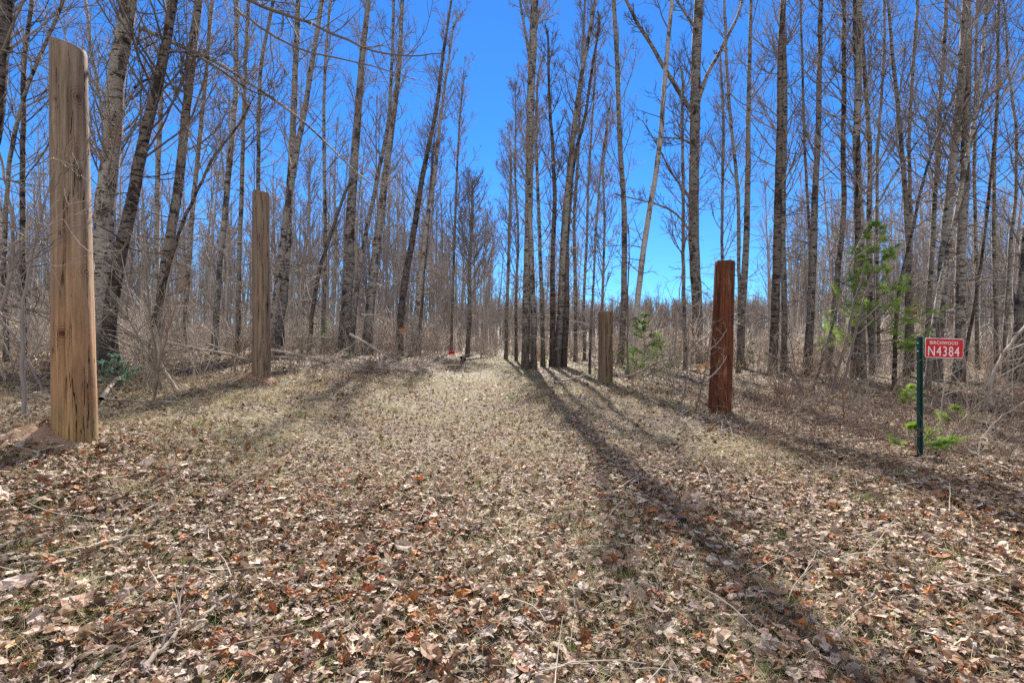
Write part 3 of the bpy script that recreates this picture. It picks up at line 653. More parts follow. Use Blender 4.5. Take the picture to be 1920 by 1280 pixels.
# tangle of fine stems over the forest floor
def tangle():
    rn = RS(11); X = []; 
    while len(X) < 2600:
        px = rn.uniform(-120, 2050); d = 7.5 + 36 * rn.rand() ** 1.1; x = (px - CX) * d / F
        if abs(x - .3) < (3.3 if d < 27 else 0): continue
        if d < 9.5 and x < 0 and px > 250: continue
        if px < 900 and d < 11 and rn.rand() < .6: continue
        X.append((x, d))
    X = np.array(X); n = len(X); z = gz(X[:, 0], X[:, 1])
    o = np.stack([X[:, 0], X[:, 1], z - .03], 1)
    Lh = rn.uniform(.3, 1.7, n) * np.where(X[:, 1] < 12, .55, 1)
    P = np.stack([o, o + np.array([0, 0, .1])], 1); R = np.full((n, 2), .01)
    K = 7; B, BR = grow(rn, P, R, np.arange(n), np.zeros(n), Lh, np.abs(rn.normal(0, .45, n)), K, 1, .0028, .0, .17, .007)
    A = Acc(); V, Q = tubes(B, BR, 3); A.add(V, Q)
    pi = np.repeat(np.arange(n), 4)
    C, CR = grow(rn, B, BR, pi, rn.uniform(.15, 1, len(pi)), Lh[pi] * rn.uniform(.2, .6, len(pi)), rn.uniform(.4, 1.3, len(pi)), 5, .7, .0025, .0, .2, .005)
    V, Q = tubes(C, CR, 3); A.add(V, Q)
    tag(obj('undergrowth_twigs', A.mesh('undergrowth_twigs', M['brush'])), 'tangled fine grey stems covering the forest floor', 'undergrowth', kind='stuff')
tangle()

# ------------------------------------------------------------------ conifers
def conifer(name, px, py, Ht, spread, z_lo, nlen, nper, label, seed, tints, nwh=9, per=6, droop=0.0, dist=None, lean=0, tiltx=0, up=.05, cat='pine', tuft_side=5):
    rn = RS(seed)
    if dist is None: x, d = hit(px, py)
    else: d = dist; x = (px - CX) * d / F
    o = np.array([x, d, float(gz(x, d))]); root = empty(name, tuple(o)); tag(root, label, cat)
    K = 10; z = np.linspace(-.05, Ht, K); L = np.stack([lean * (z / Ht) ** 1.2, 0 * z, z], 1)
    R = np.linspace(.022 * max(.4, Ht / 2.5), .004, K); V, Q = tubes(L[None], R[None], 7); a = Acc(); a.add(V, Q)
    obj('trunk', a.mesh('trunk', M['twigdark']), root)
    A = Acc(); nb = nwh * per
    t = np.repeat(np.linspace(z_lo, .97, nwh), per) + rn.normal(0, .008, nb); t = np.clip(t, .02, .99)
    Lb = spread * (1.08 - t) / (1.08 - z_lo) * rn.uniform(.6, 1.1, nb)
    B, BR = grow(rn, L[None], R[None], np.zeros(nb, int), t, Lb, rn.uniform(1.1, 1.5, nb), 7, .5, .003, up - droop, .06, .01)
    V, Q = tubes(B, BR, 4); A.add(V, Q, c=(.12, .09, .06))
    pi = np.repeat(np.arange(nb), tuft_side); t2 = rn.uniform(.25, 1, len(pi))
    C, CR = grow(rn, B, BR, pi, t2, Lb[pi] * rn.uniform(.15, .45, len(pi)), rn.uniform(.4, .9, len(pi)), 4, .7, .002, up * .5, .08, .005)
    V, Q = tubes(C, CR, 3); A.add(V, Q, c=(.12, .10, .06))
    # needles along the outer twigs
    for (PP, RR, cnt, t0) in ((C, CR, nper, .1), (B, BR, nper, .45)):
        pj = np.repeat(np.arange(len(PP)), cnt); tt = rn.uniform(t0, 1, len(pj))
        p, T, _ = samp(PP, RR, pj, tt)
        e = rn.randn(len(pj), 3); e[:, 2] *= .6; e -= (e * T).sum(1, keepdims=True) * T; e = unit(e)
        dd = unit(T * .9 + e * rn.uniform(.4, 1.1, (len(pj), 1))); ln = nlen * rn.uniform(.6, 1.15, (len(pj), 1))
        w = unit(np.cross(dd, rn.randn(len(pj), 3))) * (.0006 + nlen * .0032) 
        tip = p + dd * ln; tip[:, 2] -= .12 * ln[:, 0]
        V = np.stack([p - w, p + w, tip + w * .5, tip - w * .5], 1).reshape(-1, 3)
        q = np.arange(len(pj) * 4).reshape(-1, 4)
        tc = np.array(tints)[rn.randint(len(tints), size=len(PP))][pj]; tc = tc * rn.uniform(.75, 1.25, (len(pj), 1))
        A.add(V, q, c=np.repeat(tc, 4, 0))
    obj('crown', A.mesh('crown', M['needle'], False), root)
    return root
G1 = [(.36, .50, .09), (.48, .60, .14), (.24, .38, .07)]
G2 = [(.18, .33, .03), (.27, .42, .05), (.09, .20, .03)]
GB = [(.20, .33, .22), (.28, .42, .29), (.13, .22, .14)]
conifer('pine_tree', 1640, 700, 4.15, 1.4, .22, .11, 230, 'feathery bright green young pine among the right trunks', 31, G1, 12, 4, dist=12.6, up=.05)
conifer('fir_tree', 1208, 708, 1.85, .95, .14, .036, 260, 'small yellow green fir behind the shortest log post', 32, G2, 9, 6, dist=13.2, up=.03, cat='fir', tuft_side=6)
conifer('pine_seedling', 1706, 765, .42, .30, .25, .07, 120, 'low pine seedling just left of the address sign post', 33, G1, 3, 5, up=.1)
conifer('pine_seedling', 1795, 800, .30, .30, .4, .07, 120, 'small bright pine sprig right of the address sign post', 34, G1, 2, 5, up=.04)
conifer('pine_seedling', 1716, 850, .30, .36, .35, .06, 120, 'pine sprig spreading at the foot of the address sign post', 35, G2, 2, 6, up=.04)
conifer('fir_sapling', 212, 722, .55, .62, .25, .026, 160, 'low blue green fir sapling right of the tallest log post foot', 36, GB, 4, 9, dist=8.4, up=.02, cat='fir')
conifer('fir_sapling', 612, 668, 1.3, .6, .1, .03, 22, 'faint green fir sapling left of the thickest aspen', 37, GB + G2, 6, 6, dist=18, cat='fir')
conifer('fir_sapling', 668, 676, .6, .5, .1, .03, 22, 'low green fir sapling at the foot of the thickest aspen', 38, GB + G2, 4, 6, dist=17.5, cat='fir')
conifer('fir_sapling', 1412, 712, 1.1, .6, .1, .03, 22, 'low dull green fir right of the red stained post', 39, GB + G2, 5, 6, dist=14, cat='fir')
conifer('fir_sapling', 1545, 712, .6, .6, .1, .03, 22, 'low dull green fir under the kinked dark trunk', 40, GB + G2, 4, 6, dist=15, cat='fir')

# ------------------------------------------------------------------ sticks, fallen branches and logs
def stick(name, pts, w0, w1, mat, label, seed, dist=None, twigs=6, tl=.3, lift=.03, cat='branch', twr=.0022, group=None, K=20, wig=.006):
    rn = RS(seed); P = []
    for p in pts:
        if len(p) == 3: P.append(P3(p[0], p[1], p[2]))
        elif dist: P.append(P3(p[0], p[1], dist))
        else:
            x, d = hit(p[0], p[1]); P.append(np.array([x, d, float(gz(x, d)) + lift]))
    L = limb_points(rn, P, K) + rn.randn(K, 3) * wig
    o = L[0].copy(); L = L - o; dm = o[1]
    R = np.linspace(w0, w1, K) * dm / F / 2; R = np.maximum(R, .0018)
    A = Acc(); V, Q = tubes(L[None], R[None], 8, rn, .06); A.add(V, Q)
    if twigs:
        B, BR = grow(rn, L[None], R[None], np.zeros(twigs, int), rn.uniform(.15, .98, twigs), rn.uniform(.4, 1.3, twigs) * tl, rn.uniform(.5, 1.1, twigs), 6, .5, twr, .04, .13, .012)
        V, Q = tubes(B, BR, 4); A.add(V, Q)
        pi = np.repeat(np.arange(twigs), 3)
        C, CR = grow(rn, B, BR, pi, rn.uniform(.2, .9, len(pi)), rn.uniform(.2, .5, len(pi)) * tl, rn.uniform(.5, 1.0, len(pi)), 5, .7, twr * .8, .03, .13, .006)
        V, Q = tubes(C, CR, 3); A.add(V, Q)
    ob = obj(name, A.mesh(name, M[mat]), None, tuple(o)); tag(ob, label, cat, group); return ob
stick('fallen_stick', [(0, 1057), (60, 1056), (130, 1045), (200, 1030), (245, 1018), (300, 1012)], 9, 5, 'stick', 'long dead stick lying at the lower left of the leaves', 1, twigs=2, lift=.035)
stick('fallen_stick', [(8, 1066), (70, 1066), (150, 1047), (210, 1034), (290, 990)], 6, 3, 'stick', 'thinner stick lying against the long dead stick at lower left', 2, twigs=2, lift=.025)
stick('fallen_stick', [(270, 1275), (300, 1235), (330, 1205), (380, 1172), (420, 1140), (430, 1125)], 12, 7, 'stick', 'lichen spotted branch lying at the bottom of the picture', 3, twigs=2, lift=.04)
stick('fallen_stick', [(478, 1180), (520, 1168), (580, 1155), (650, 1148)], 6, 4, 'stick', 'short grey stick half buried in leaves at the bottom', 4, twigs=1)
stick('fallen_stick', [(1225, 1110), (1250, 1104), (1290, 1098)], 5, 3, 'stick', 'short grey stick in the leaves below the middle of the track', 5, twigs=2)
stick('fallen_stick', [(500, 938), (560, 940), (610, 948), (640, 975)], 4, 2, 'stick', 'thin curved stick left of the middle of the track', 6, twigs=3)
stick('fallen_branch', [(0, 828, 4.2), (60, 842, 4.2), (110, 866, 4.1), (150, 880, 4.0), (175, 905, 3.9), (188, 925, 3.85), (178, 990, 3.8)], 5, 2.5, 'palestick', 'thin bleached branch arching before the foot of the tallest log post', 7, twigs=5, tl=.35)
stick('fallen_branch', [(222, 620, 9.6), (265, 632, 9.7), (300, 640, 9.8), (360, 652, 10), (430, 664, 10.4), (480, 678, 10.8)], 8, 4, 'stick', 'long fallen limb propped between the dark leaning tree and the seamed post', 8, twigs=8, tl=.8)
stick('fallen_branch', [(190, 772), (215, 735), (250, 708), (280, 690), (320, 674), (362, 670)], 9, 4, 'stick', 'curved bleached limb rising right of the fir sapling', 9, twigs=6, tl=.5, lift=.18)
stick('fallen_branch', [(186, 758), (250, 762), (320, 764), (380, 778)], 4, 2, 'stick', 'thin straight branch lying right of the tallest log post', 10, twigs=5, tl=.5, lift=.08)
stick('fallen_branch', [(300, 680, 8.8), (320, 715, 8.7), (345, 745, 8.5), (365, 770, 8.4)], 7, 4, 'stick', 'crooked grey limb leaning down among the left undergrowth', 11, twigs=6, tl=.5)
stick('fallen_branch', [(0, 600, 8), (35, 640, 8), (60, 690, 7.9), (95, 760, 7.8)], 6, 5, 'twigdark', 'dark fallen limb slanting down left of the tallest log post', 12, twigs=8, tl=.7)
stick('fallen_branch', [(-10, 570, 9), (40, 575, 9), (92, 588, 9), (140, 604, 9)], 6, 4, 'stick', 'lichen covered limb hanging left of the tallest log post', 13, twigs=8, tl=.6)
stick('fallen_branch', [(480, 676), (540, 678), (600, 684), (640, 690)], 5, 3, 'stick', 'long thin branch lying right of the seamed post', 14, twigs=10, tl=1.0, lift=.12)
stick('fallen_branch', [(500, 655, 14), (560, 664, 14), (620, 676, 14)], 5, 3, 'palestick', 'bleached branch above the ground right of the seamed post', 15, twigs=10, tl=1.0)
stick('fallen_branch', [(655, 626, 16), (690, 645, 16), (720, 664, 16), (738, 680, 16)], 5, 3, 'palestick', 'bleached branch slanting over the brush by the hollow aspen', 16, twigs=8, tl=.9)
stick('fallen_log', [(864, 676), (876, 670), (892, 664)], 5, 3, 'stick', 'pale fallen log at the end of the track', 17, twigs=2, tl=.8, lift=.14, cat='log')
stick('fallen_log', [(872, 676), (892, 673), (915, 671)], 5, 4, 'stick', 'grey fallen log under the pale one at the track end', 18, twigs=2, tl=.8, lift=.06, cat='log')
stick('fallen_log', [(722, 664, 19), (742, 663, 19)], 3, 3, 'palestick', 'short pale log behind the orange sign tree', 19, twigs=0, cat='log')
stick('fallen_log', [(1765, 738), (1790, 748), (1820, 758), (1850, 768), (1885, 776)], 12, 8, 'dark', 'dark rotten log lying behind the address sign', 20, twigs=1, lift=.05, cat='log')
stick('fallen_branch', [(1860, 762, 7.2), (1852, 720, 7.3), (1868, 690, 7.4), (1885, 655, 7.5), (1925, 610, 7.6), (1960, 560, 7.8)], 7, 4, 'stick', 'crooked sapling curving right near the right edge', 21, twigs=9, tl=.8)
stick('fallen_branch', [(1462, 770, 6.3), (1560, 735, 6.2), (1640, 705, 6.1), (1712, 678, 6.0), (1760, 672, 5.9), (1815, 668, 5.9)], 1.5, .9, 'stick', 'long thin bleached cane arching in front of the address sign', 22, twigs=6, tl=.6, twr=.0016)
stick('fallen_branch', [(1600, 833), (1640, 830), (1665, 822), (1700, 818)], 4, 2.5, 'redbrush', 'reddish stick lying left of the address sign post', 23, twigs=4, tl=.4, lift=.05)
stick('fallen_branch', [(1434, 660, 9.4), (1470, 680, 9.3), (1490, 705, 9.2), (1510, 745, 9.1)], 4, 3, 'twigdark', 'dark arched branch right of the red stained post', 24, twigs=6, tl=.7)
stick('fallen_branch', [(1160, 706, 12.5), (1190, 702, 12.5), (1215, 690, 12.5), (1240, 676, 12.4), (1262, 672, 12.3)], 4, 2.5, 'stick', 'curved branch in front of the small fir', 25, twigs=6, tl=.7)
stick('fallen_branch', [(1040, 722), (1060, 717), (1082, 712)], 5, 3, 'palestick', 'bleached branch left of the shortest log post', 26, twigs=5, tl=.6, lift=.06)
# standing thin saplings near the camera
NS = [
 ([(2, 582, 5.2), (18, 520, 5.2), (28, 470, 5.2), (22, 400, 5.2), (8, 330, 5.2), (-10, 250, 5.2)], 7, 3, 'stick', 'tan curved sapling stem at the left edge'),
 ([(45, 775, 5.6), (44, 700, 5.6), (40, 640, 5.6), (44, 560, 5.6), (60, 470, 5.6), (78, 400, 5.6), (100, 330, 5.6)], 8, 3, 'stick', 'thin grey sapling just left of the tallest log post'),
 ([(-20, 478, 3.7), (20, 462, 3.7), (60, 440, 3.7), (110, 415, 3.7), (150, 400, 3.7), (175, 385, 3.7)], 3.5, 1.5, 'palestick', 'bleached twig reaching across the tallest log post at half height'),
 ([(-20, 528, 3.6), (30, 500, 3.6), (70, 480, 3.6), (105, 450, 3.6), (130, 430, 3.6), (160, 420, 3.6)], 4, 1.5, 'stick', 'grey twig crossing the lower half of the tallest log post'),
 ([(98, 360, 3.7), (108, 335, 3.7), (130, 318, 3.7), (160, 295, 3.7), (200, 262, 3.7)], 2.2, 1.2, 'redbrush', 'reddish twig crossing the tallest log post'),
 ([(80, 300, 3.7), (105, 296, 3.7), (120, 310, 3.7), (150, 330, 3.7), (168, 345, 3.7)], 1.8, 1.0, 'palestick', 'short bleached twig in front of the tallest log post'),
 ([(288, 757), (296, 690, 7.4), (304, 600, 7.3), (318, 520, 7.2), (330, 470, 7.2), (352, 420, 7.2)], 5, 2, 'stick', 'brown forked sapling right of the tallest log post'),
 ([(296, 690, 7.4), (318, 610, 7.5), (336, 540, 7.6), (350, 480, 7.6)], 4, 2, 'redbrush', 'thin brown sapling beside the forked one'),
 ([(1272, 770, 9.2), (1287, 730, 9.2), (1290, 670, 9.2), (1291, 620, 9.2), (1275, 585, 9.2), (1262, 560, 9.2)], 3.5, 1.5, 'twigdark', 'dark sapling close left of the red stained post'),
 ([(1302, 775, 8.8), (1312, 740, 8.8), (1322, 700, 8.8), (1330, 640, 8.8), (1338, 600, 8.8)], 3, 1.5, 'twigdark', 'thin dark shoot touching the red stained post'),
 ([(1262, 738, 10), (1264, 690, 10), (1268, 620, 10), (1275, 540, 10), (1282, 490, 10)], 3, 1.5, 'stick', 'thin upright shoot right of the small fir'),
 ([(1330, 655, 7.9), (1345, 645, 7.8), (1356, 630, 7.8), (1362, 615, 7.8)], 1.8, 1, 'palestick', 'bleached twig hooked across the red stained post'),
 ([(1330, 708, 8), (1350, 690, 8), (1362, 668, 8)], 1.8, 1, 'palestick', 'short bleached twig low across the red stained post'),
 ([(1560, 738, 8.6), (1572, 690, 8.6), (1590, 630, 8.6), (1600, 570, 8.6), (1622, 500, 8.6)], 6, 3, 'twigdark', 'dark sapling leaning right under the green pine'),
 ([(1575, 735, 8.8), (1592, 680, 8.8), (1604, 620, 8.8), (1625, 540, 8.8), (1640, 500, 8.8)], 6, 2.5, 'twigdark', 'second dark sapling leaning right under the green pine'),
 ([(1475, 790, 6.5), (1500, 765, 6.5), (1520, 720, 6.4), (1545, 680, 6.4), (1590, 640, 6.4)], 2.2, 1.2, 'redbrush', 'reddish cane leaning right left of the address sign'),
 ([(1850, 880, 4.9), (1830, 850, 5.0), (1845, 810, 5.0), (1880, 780, 5.0), (1940, 740, 5.0)], 2.5, 1.2, 'palestick', 'bleached cane arching at the right edge'),
 ([(1580, 815, 5.8), (1600, 770, 5.8), (1598, 740, 5.8), (1580, 700, 5.8)], 3, 1.4, 'stick', 'crooked shoot in the leaves left of the address sign'),
 ([(1835, 885), (1865, 860), (1900, 842)], 2.5, 1.5, 'palestick', 'thin cane lying on the leaves at the right edge'),
 ([(1180, 712, 12.6), (1175, 660, 12.8), (1178, 620, 12.8), (1176, 560, 12.8), (1180, 480, 12.8), (1178, 420, 12.8)], 4, 2, 'twigdark', 'thin dark stem hugging the white birch'),
]
for i, (pts, w0, w1, mt, lab) in enumerate(NS):
    if mt == 'stick': mt = 'twig' if i % 2 else 'stick'
    stick('thin_sapling', pts, w0, w1, mt, lab, 300 + i, twigs=9 if w0 > 2 else 4, tl=.55 if w0 > 2 else .2, twr=.0015 if pts[1][-1] < 6 and len(pts[1]) == 3 else .002, cat='sapling', group='thin saplings near the camera')
# hanging canopy branches crossing the top left
stick('hanging_branch', [(400, -20, 7.5), (470, 0, 7.5), (520, 25, 7.5), (570, 38, 7.6), (620, 60, 7.7), (680, 92, 7.8), (760, 108, 8), (830, 100, 8.2)], 8, 2, 'twigdark', 'dark branch reaching in from the top left', 401, twigs=14, tl=1.0, twr=.0024)
stick('hanging_branch', [(440, 15, 8), (500, 60, 8), (560, 95, 8), (640, 110, 8.2), (720, 130, 8.4), (780, 150, 8.6)], 5, 1.5, 'twigdark', 'thinner dark branch below the one from the top left', 402, twigs=12, tl=.9, twr=.0024)
stick('hanging_branch', [(-10, 92, 6), (40, 100, 6), (70, 118, 6), (92, 130, 6)], 4, 2, 'twigdark', 'dark branch tip left of the tallest post top', 403, twigs=8, tl=.6, twr=.002)

# ------------------------------------------------------------------ leaf litter
PAL = np.array([(.52, .41, .285), (.45, .365, .285), (.60, .49, .365), (.42, .29, .20), (.28, .175, .105), (.17, .09, .045), (.38, .15, .045), (.28, .09, .03), (.085, .05, .03), (.50, .33, .15)])
PAL = PAL * np.array([1.02, 1.0, 1.04])
PW = np.array([.19, .18, .07, .16, .14, .10, .040, .035, .085, .02]); PW /= PW.sum()
def leafproto(kind, rn):
    if kind == 0:      # lobed maple or oak leaf
        n = 18; a = np.linspace(0, 2 * PI, n, endpoint=False)
        r = np.where(np.arange(n) % 2 == 0, rn.uniform(.85, 1.1, n), rn.uniform(.42, .62, n)); r[n // 2] *= .5
        xy = np.stack([np.cos(a) * r, np.sin(a) * r * .9], 1) * .5
    elif kind == 1:    # oval leaf
        n = 10; a = np.linspace(0, 2 * PI, n, endpoint=False)
        xy = np.stack([np.cos(a) * .5, np.sin(a) * rn.uniform(.26, .36)], 1); xy *= 1 + .08 * rn.randn(n, 1)
    else:              # round aspen leaf
        n = 9; a = np.linspace(0, 2 * PI, n, endpoint=False); xy = np.stack([np.cos(a), np.sin(a) * .85], 1) * .40 * (1 + .1 * rn.randn(n, 1))
    inner = xy * .5 + rn.randn(n, 2) * .02
    pts = np.concatenate([xy, inner, [[0, 0]]])
    curl = rn.uniform(.15, 1.1); cx = rn.uniform(-.3, .9); th = rn.rand() * PI
    u_ = pts[:, 0] * math.cos(th) + pts[:, 1] * math.sin(th); v_ = -pts[:, 0] * math.sin(th) + pts[:, 1] * math.cos(th)
    z = curl * u_ ** 2 + cx * v_ ** 2 * .8 + .10 * np.sin(u_ * 9 + rn.rand() * 6) * np.abs(v_) * 2 + rn.randn(len(pts)) * .045
    V = np.concatenate([pts, z[:, None]], 1); V[:, :2] *= 1 - .25 * np.abs(z[:, None])
    i = np.arange(n); j = (i + 1) % n
    Q = np.stack([i, j, n + j, n + i], 1); T = np.stack([n + i, n + j, np.full(n, 2 * n)], 1)
    return V, Q, T
def farproto(rn):
    n = 6; a = np.linspace(0, 2 * PI, n, endpoint=False); xy = np.stack([np.cos(a), np.sin(a) * .7], 1) * .5 * (1 + .15 * rn.randn(n, 1))
    z = rn.uniform(.1, 1.1) * xy[:, 0] ** 2 + rn.randn(n) * .05
    V = np.concatenate([np.concatenate([xy, z[:, None]], 1), [[0, 0, 0]]]); i = np.arange(n)
    return V, np.zeros((0, 4), int), np.stack([i, (i + 1) % n, np.full(n, n)], 1)
def fan(rn, n, d0, d1, wide=.62):
    """points inside the wedge the camera sees, with margin"""
    y = np.sqrt(rn.uniform(d0 ** 2, d1 ** 2, n)); x = rn.uniform(-1, 1, n) * (y * 1.12 * 1.06 + .8); return x, y
def scatter(rn, protos, x, y, size, tilt, lift, colr, A):
    which = rn.randint(len(protos), size=len(x)); z = gz(x, y)
    for k, (V, Q, T) in enumerate(protos):
        m_ = np.where(which == k)[0]; n = len(m_)
        if n == 0: continue
        a = rn.rand(n) * 2 * PI; tx = rn.normal(0, 1, n) * tilt[m_]; ty = rn.normal(0, 1, n) * tilt[m_]
        ca, sa, cx, sx, cy, sy = np.cos(a), np.sin(a), np.cos(tx), np.sin(tx), np.cos(ty), np.sin(ty)
        Z = np.zeros(n); O = np.ones(n)
        Rz = np.stack([ca, -sa, Z, sa, ca, Z, Z, Z, O], 1).reshape(n, 3, 3)
        Rx = np.stack([O, Z, Z, Z, cx, -sx, Z, sx, cx], 1).reshape(n, 3, 3)
        Ry = np.stack([cy, Z, sy, Z, O, Z, -sy, Z, cy], 1).reshape(n, 3, 3)
        Rm = Rx @ Ry @ Rz
        flip = np.where(rn.rand(n) < .5, -1., 1.)
        Vp = V[None] * np.array([1, 1, 1.])[None, None]; Vp = np.repeat(Vp, n, 0); Vp[:, :, 2] *= flip[:, None]
        W = np.einsum('nij,nkj->nki', Rm, Vp) * size[m_][:, None, None]
        W += np.stack([x[m_], y[m_], z[m_] + lift[m_]], 1)[:, None]
        nv = len(V); off = (np.arange(n) * nv)[:, None, None]
        fs = []
        if len(Q): fs.append((Q[None] + off).reshape(-1, 4))
        fs.append((T[None] + off).reshape(-1, 3))
        A.add(W.reshape(-1, 3), *fs, c=np.repeat(colr[m_], nv, 0))
def patch(x, y, s, seed):      # smooth 0..1 noise from sines
    r = RS(seed); v = 0
    for _ in range(7):
        a = r.rand() * 6.28; f = s * r.uniform(.6, 2.2); v = v + np.sin(f * (x * math.cos(a) + y * math.sin(a)) + r.rand() * 6.28)
    return .5 + v / 7
rn = RS(7); A = Acc()
near = [leafproto(k, rn) for k in [0, 0, 0, 0, 1, 1, 1, 1, 2, 2, 2, 1, 0, 1]]
mid = [leafproto(k, rn) for k in [2, 1, 1, 2, 2, 1, 2]]
far = [farproto(rn) for _ in range(8)]
def colors(rn, x, y, n):
    rusty = patch(x, y, 1.4, 3)
    w = PW[None] * np.ones((n, 1)); f = ss(.5, .85, rusty)[:, None]; w[:, 4:8] *= 1 + 1.6 * f
    side = ss(3, 6, np.abs(x))[:, None]; w[:, 3:6] *= 1 + .6 * side
    w = np.cumsum(w / w.sum(1, keepdims=True), 1); k = (rn.rand(n, 1) > w).sum(1).clip(0, len(PAL) - 1)
    return PAL[k] * rn.uniform(.62, 1.3, (n, 1)) * (1 + .025 * rn.randn(n, 3))
def layer(n, d0, d1, protos, smin, smax, tl, lf):
    x, y = fan(rn, n, d0, d1)
    k = rn.rand(n) < (ss(d0, d0 * 1.5, y) if d0 > 1 else 1) * (1 - ss(d1 * .72, d1, y)) * (1 - .5 * ss(7, 12, y) * ss(3.2, 2.0, np.abs(x - .2))) * (.72 + .5 * ss(.3, .7, patch(x, y, 1.7, 51))); x, y = x[k], y[k]; n = len(x)
    scatter(rn, protos, x, y, rn.uniform(smin, smax, n) * np.where(rn.rand(n) < .10, 1.5, 1), np.abs(rn.normal(0, tl, n)) + .05, rn.uniform(.010, lf + .01, n), colors(rn, x, y, n), A)
layer(60000, .3, 6.5, near, .022, .070, .46, .05)
layer(7000, .3, 5.5, near, .065, .105, .34, .05)
layer(110000, 3.9, 15, mid, .028, .062, .46, .045)
layer(110000, 8.5, 38, far, .045, .09, .45, .05)
tag(obj('leaf_litter', A.mesh('leaf_litter', M['leaf'], False)), 'brown and tan dead leaves covering the ground', 'leaf litter', kind='stuff')

def blades(rn, x, y, hmin, hmax, pal, w, lean, A, segs=3):
    n = len(x); z = gz(x, y); o = np.stack([x, y, z - .005], 1)
    a = rn.rand(n) * 6.28; dirh = np.stack([np.cos(a), np.sin(a), np.zeros(n)], 1); h = rn.uniform(hmin, hmax, n)[:, None]
    le = rn.uniform(.2, 1, n)[:, None] * lean; side = np.stack([-np.sin(a), np.cos(a), np.zeros(n)], 1)
    b_ = rn.rand(n) * 6.28; side = np.stack([np.cos(b_), np.sin(b_), np.zeros(n)], 1)
    rows = []
    for s in range(segs + 1):
        t = s / segs; c = o + dirh * h * le * t ** 1.6 + np.array([0, 0, 1]) * h * (t - .42 * np.minimum(le, 1.6) * t ** 2)
        ww = w[:, None] * (1 - t * .85) * .5
        rows += [c - side * ww, c + side * ww]
    V = np.stack(rows, 1); nv = V.shape[1]; off = (np.arange(n) * nv)[:, None, None]
    Q = np.array([[2 * s, 2 * s + 1, 2 * s + 3, 2 * s + 2] for s in range(segs)])[None] + off
    pal = np.array(pal); cc = pal[rn.randint(len(pal), size=n)] * rn.uniform(.75, 1.25, (n, 1))
    A.add(V.reshape(-1, 3), Q.reshape(-1, 4), c=np.repeat(cc, nv, 0))
rn = RS(8)
def pick(n, d0, d1, fn):
    x, y = fan(rn, n, d0 / 1.15, d1 * 1.15); k = rn.rand(n) < fn(x, y) * ss(d0 / 1.15, d0 * 1.15, y) * (1 - ss(d1 / 1.15, d1 * 1.15, y)); return x[k], y[k]
STRAW = [(.52, .45, .25), (.43, .36, .19), (.60, .53, .35), (.35, .31, .13)]
A = Acc()
x, y = pick(130000, .4, 6, lambda x, y: .45 + .9 * ss(.5, .75, patch(x, y, 2.2, 21)))
blades(rn, x, y, .05, .14, STRAW + [(.44, .42, .20)], rn.uniform(.0022, .0042, len(x)), 1.5, A)
def path_w(x, y): return ss(3.6, 2.2, np.abs(x - .2)) * .8 + .8 * ss(-2.5, -4, x) * ss(9, 6.5, y - 3)
x, y = pick(130000, 6, 14, lambda x, y: (.3 + path_w(x, y)) * (.5 + ss(.4, .7, patch(x, y, 1.3, 22))))
blades(rn, x, y, .07, .14, STRAW[:2] + [(.44, .41, .16), (.42, .42, .15), (.36, .38, .12)], rn.uniform(.003, .005, len(x)), 1.4, A, 2)
x, y = pick(150000, 14, 34, lambda x, y: (.12 + path_w(x, y)) * (.4 + ss(.35, .7, patch(x, y, .8, 23))))
blades(rn, x, y, .07, .14, [(.50, .46, .22), (.46, .43, .16), (.42, .42, .13), (.36, .39, .12)], rn.uniform(.007, .012, len(x)), 1.2, A, 2)
# longer tufts on the left bank
tx, ty = pick(1500, 3.5, 12, lambda x, y: ss(-1.9, -2.8, x) * ss(-9, -6, x))
k = rn.randint(25, 60, len(tx)); x = np.repeat(tx, k); y = np.repeat(ty, k); s = rn.normal(0, .05, (2, len(x)))
blades(rn, x + s[0], y + s[1], .08, .24, STRAW, rn.uniform(.002, .0035, len(x)), 1.7, A, 4)
tag(obj('dry_grass', A.mesh('dry_grass', M['blade'], False)), 'pale straw grass lying among the dead leaves', 'dry grass', kind='stuff')
GREEN = [(.16, .27, .05), (.22, .33, .07), (.11, .19, .04), (.27, .31, .10)]
A = Acc()
x, y = pick(60000, .4, 6, lambda x, y: .12 + ss(.62, .82, patch(x, y, 2.6, 31)))
blades(rn, x, y, .04, .085, GREEN + [(.34, .34, .12)], rn.uniform(.0022, .004, len(x)), 1.2, A)
x, y = pick(170000, 6, 34, lambda x, y: (path_w(x, y) + .05) * ss(.42, .75, patch(x, y, 1.0, 32)))
blades(rn, x, y, .05, .12, GREEN + [(.38, .39, .11)] * 4, rn.uniform(.004, .009, len(x)), 1.0, A, 2)
tufts = [(440, 842), (462, 858), (425, 835), (372, 798), (360, 880), (30, 1150), (48, 1130), (170, 1150), (378, 990), (440, 1165), (420, 1160), (1440, 980), (1615, 940), (1640, 950), (1630, 965), (1880, 960), (1775, 1050), (1690, 890), (520, 1210), (190, 1170), (1110, 1060), (960, 1060), (1290, 1085), (350, 925), (625, 985), (502, 830), (1450, 1260), (1080, 1230), (1700, 900), (1780, 1060), (700, 760), (733, 772), (560, 780), (1000, 745), (1110, 790), (1790, 940), (1500, 1140), (680, 990), (850, 1020)]
rt = RS(314); tufts += [(rt.uniform(0, 620), rt.uniform(770, 1270)) for _ in range(45)] + [(rt.uniform(620, 1900), rt.uniform(740, 1270)) for _ in range(35)]
for (px, py) in tufts:
    cx_, cy_ = hit(px, py); n = rn.randint(25, 70); sp = .02 + .008 * cy_
    blades(rn, cx_ + rn.normal(0, sp, n), cy_ + rn.normal(0, sp, n), .03, .05 + .012 * cy_, GREEN[:2], np.full(n, .002 + .0005 * cy_), 1.0, A, 3)
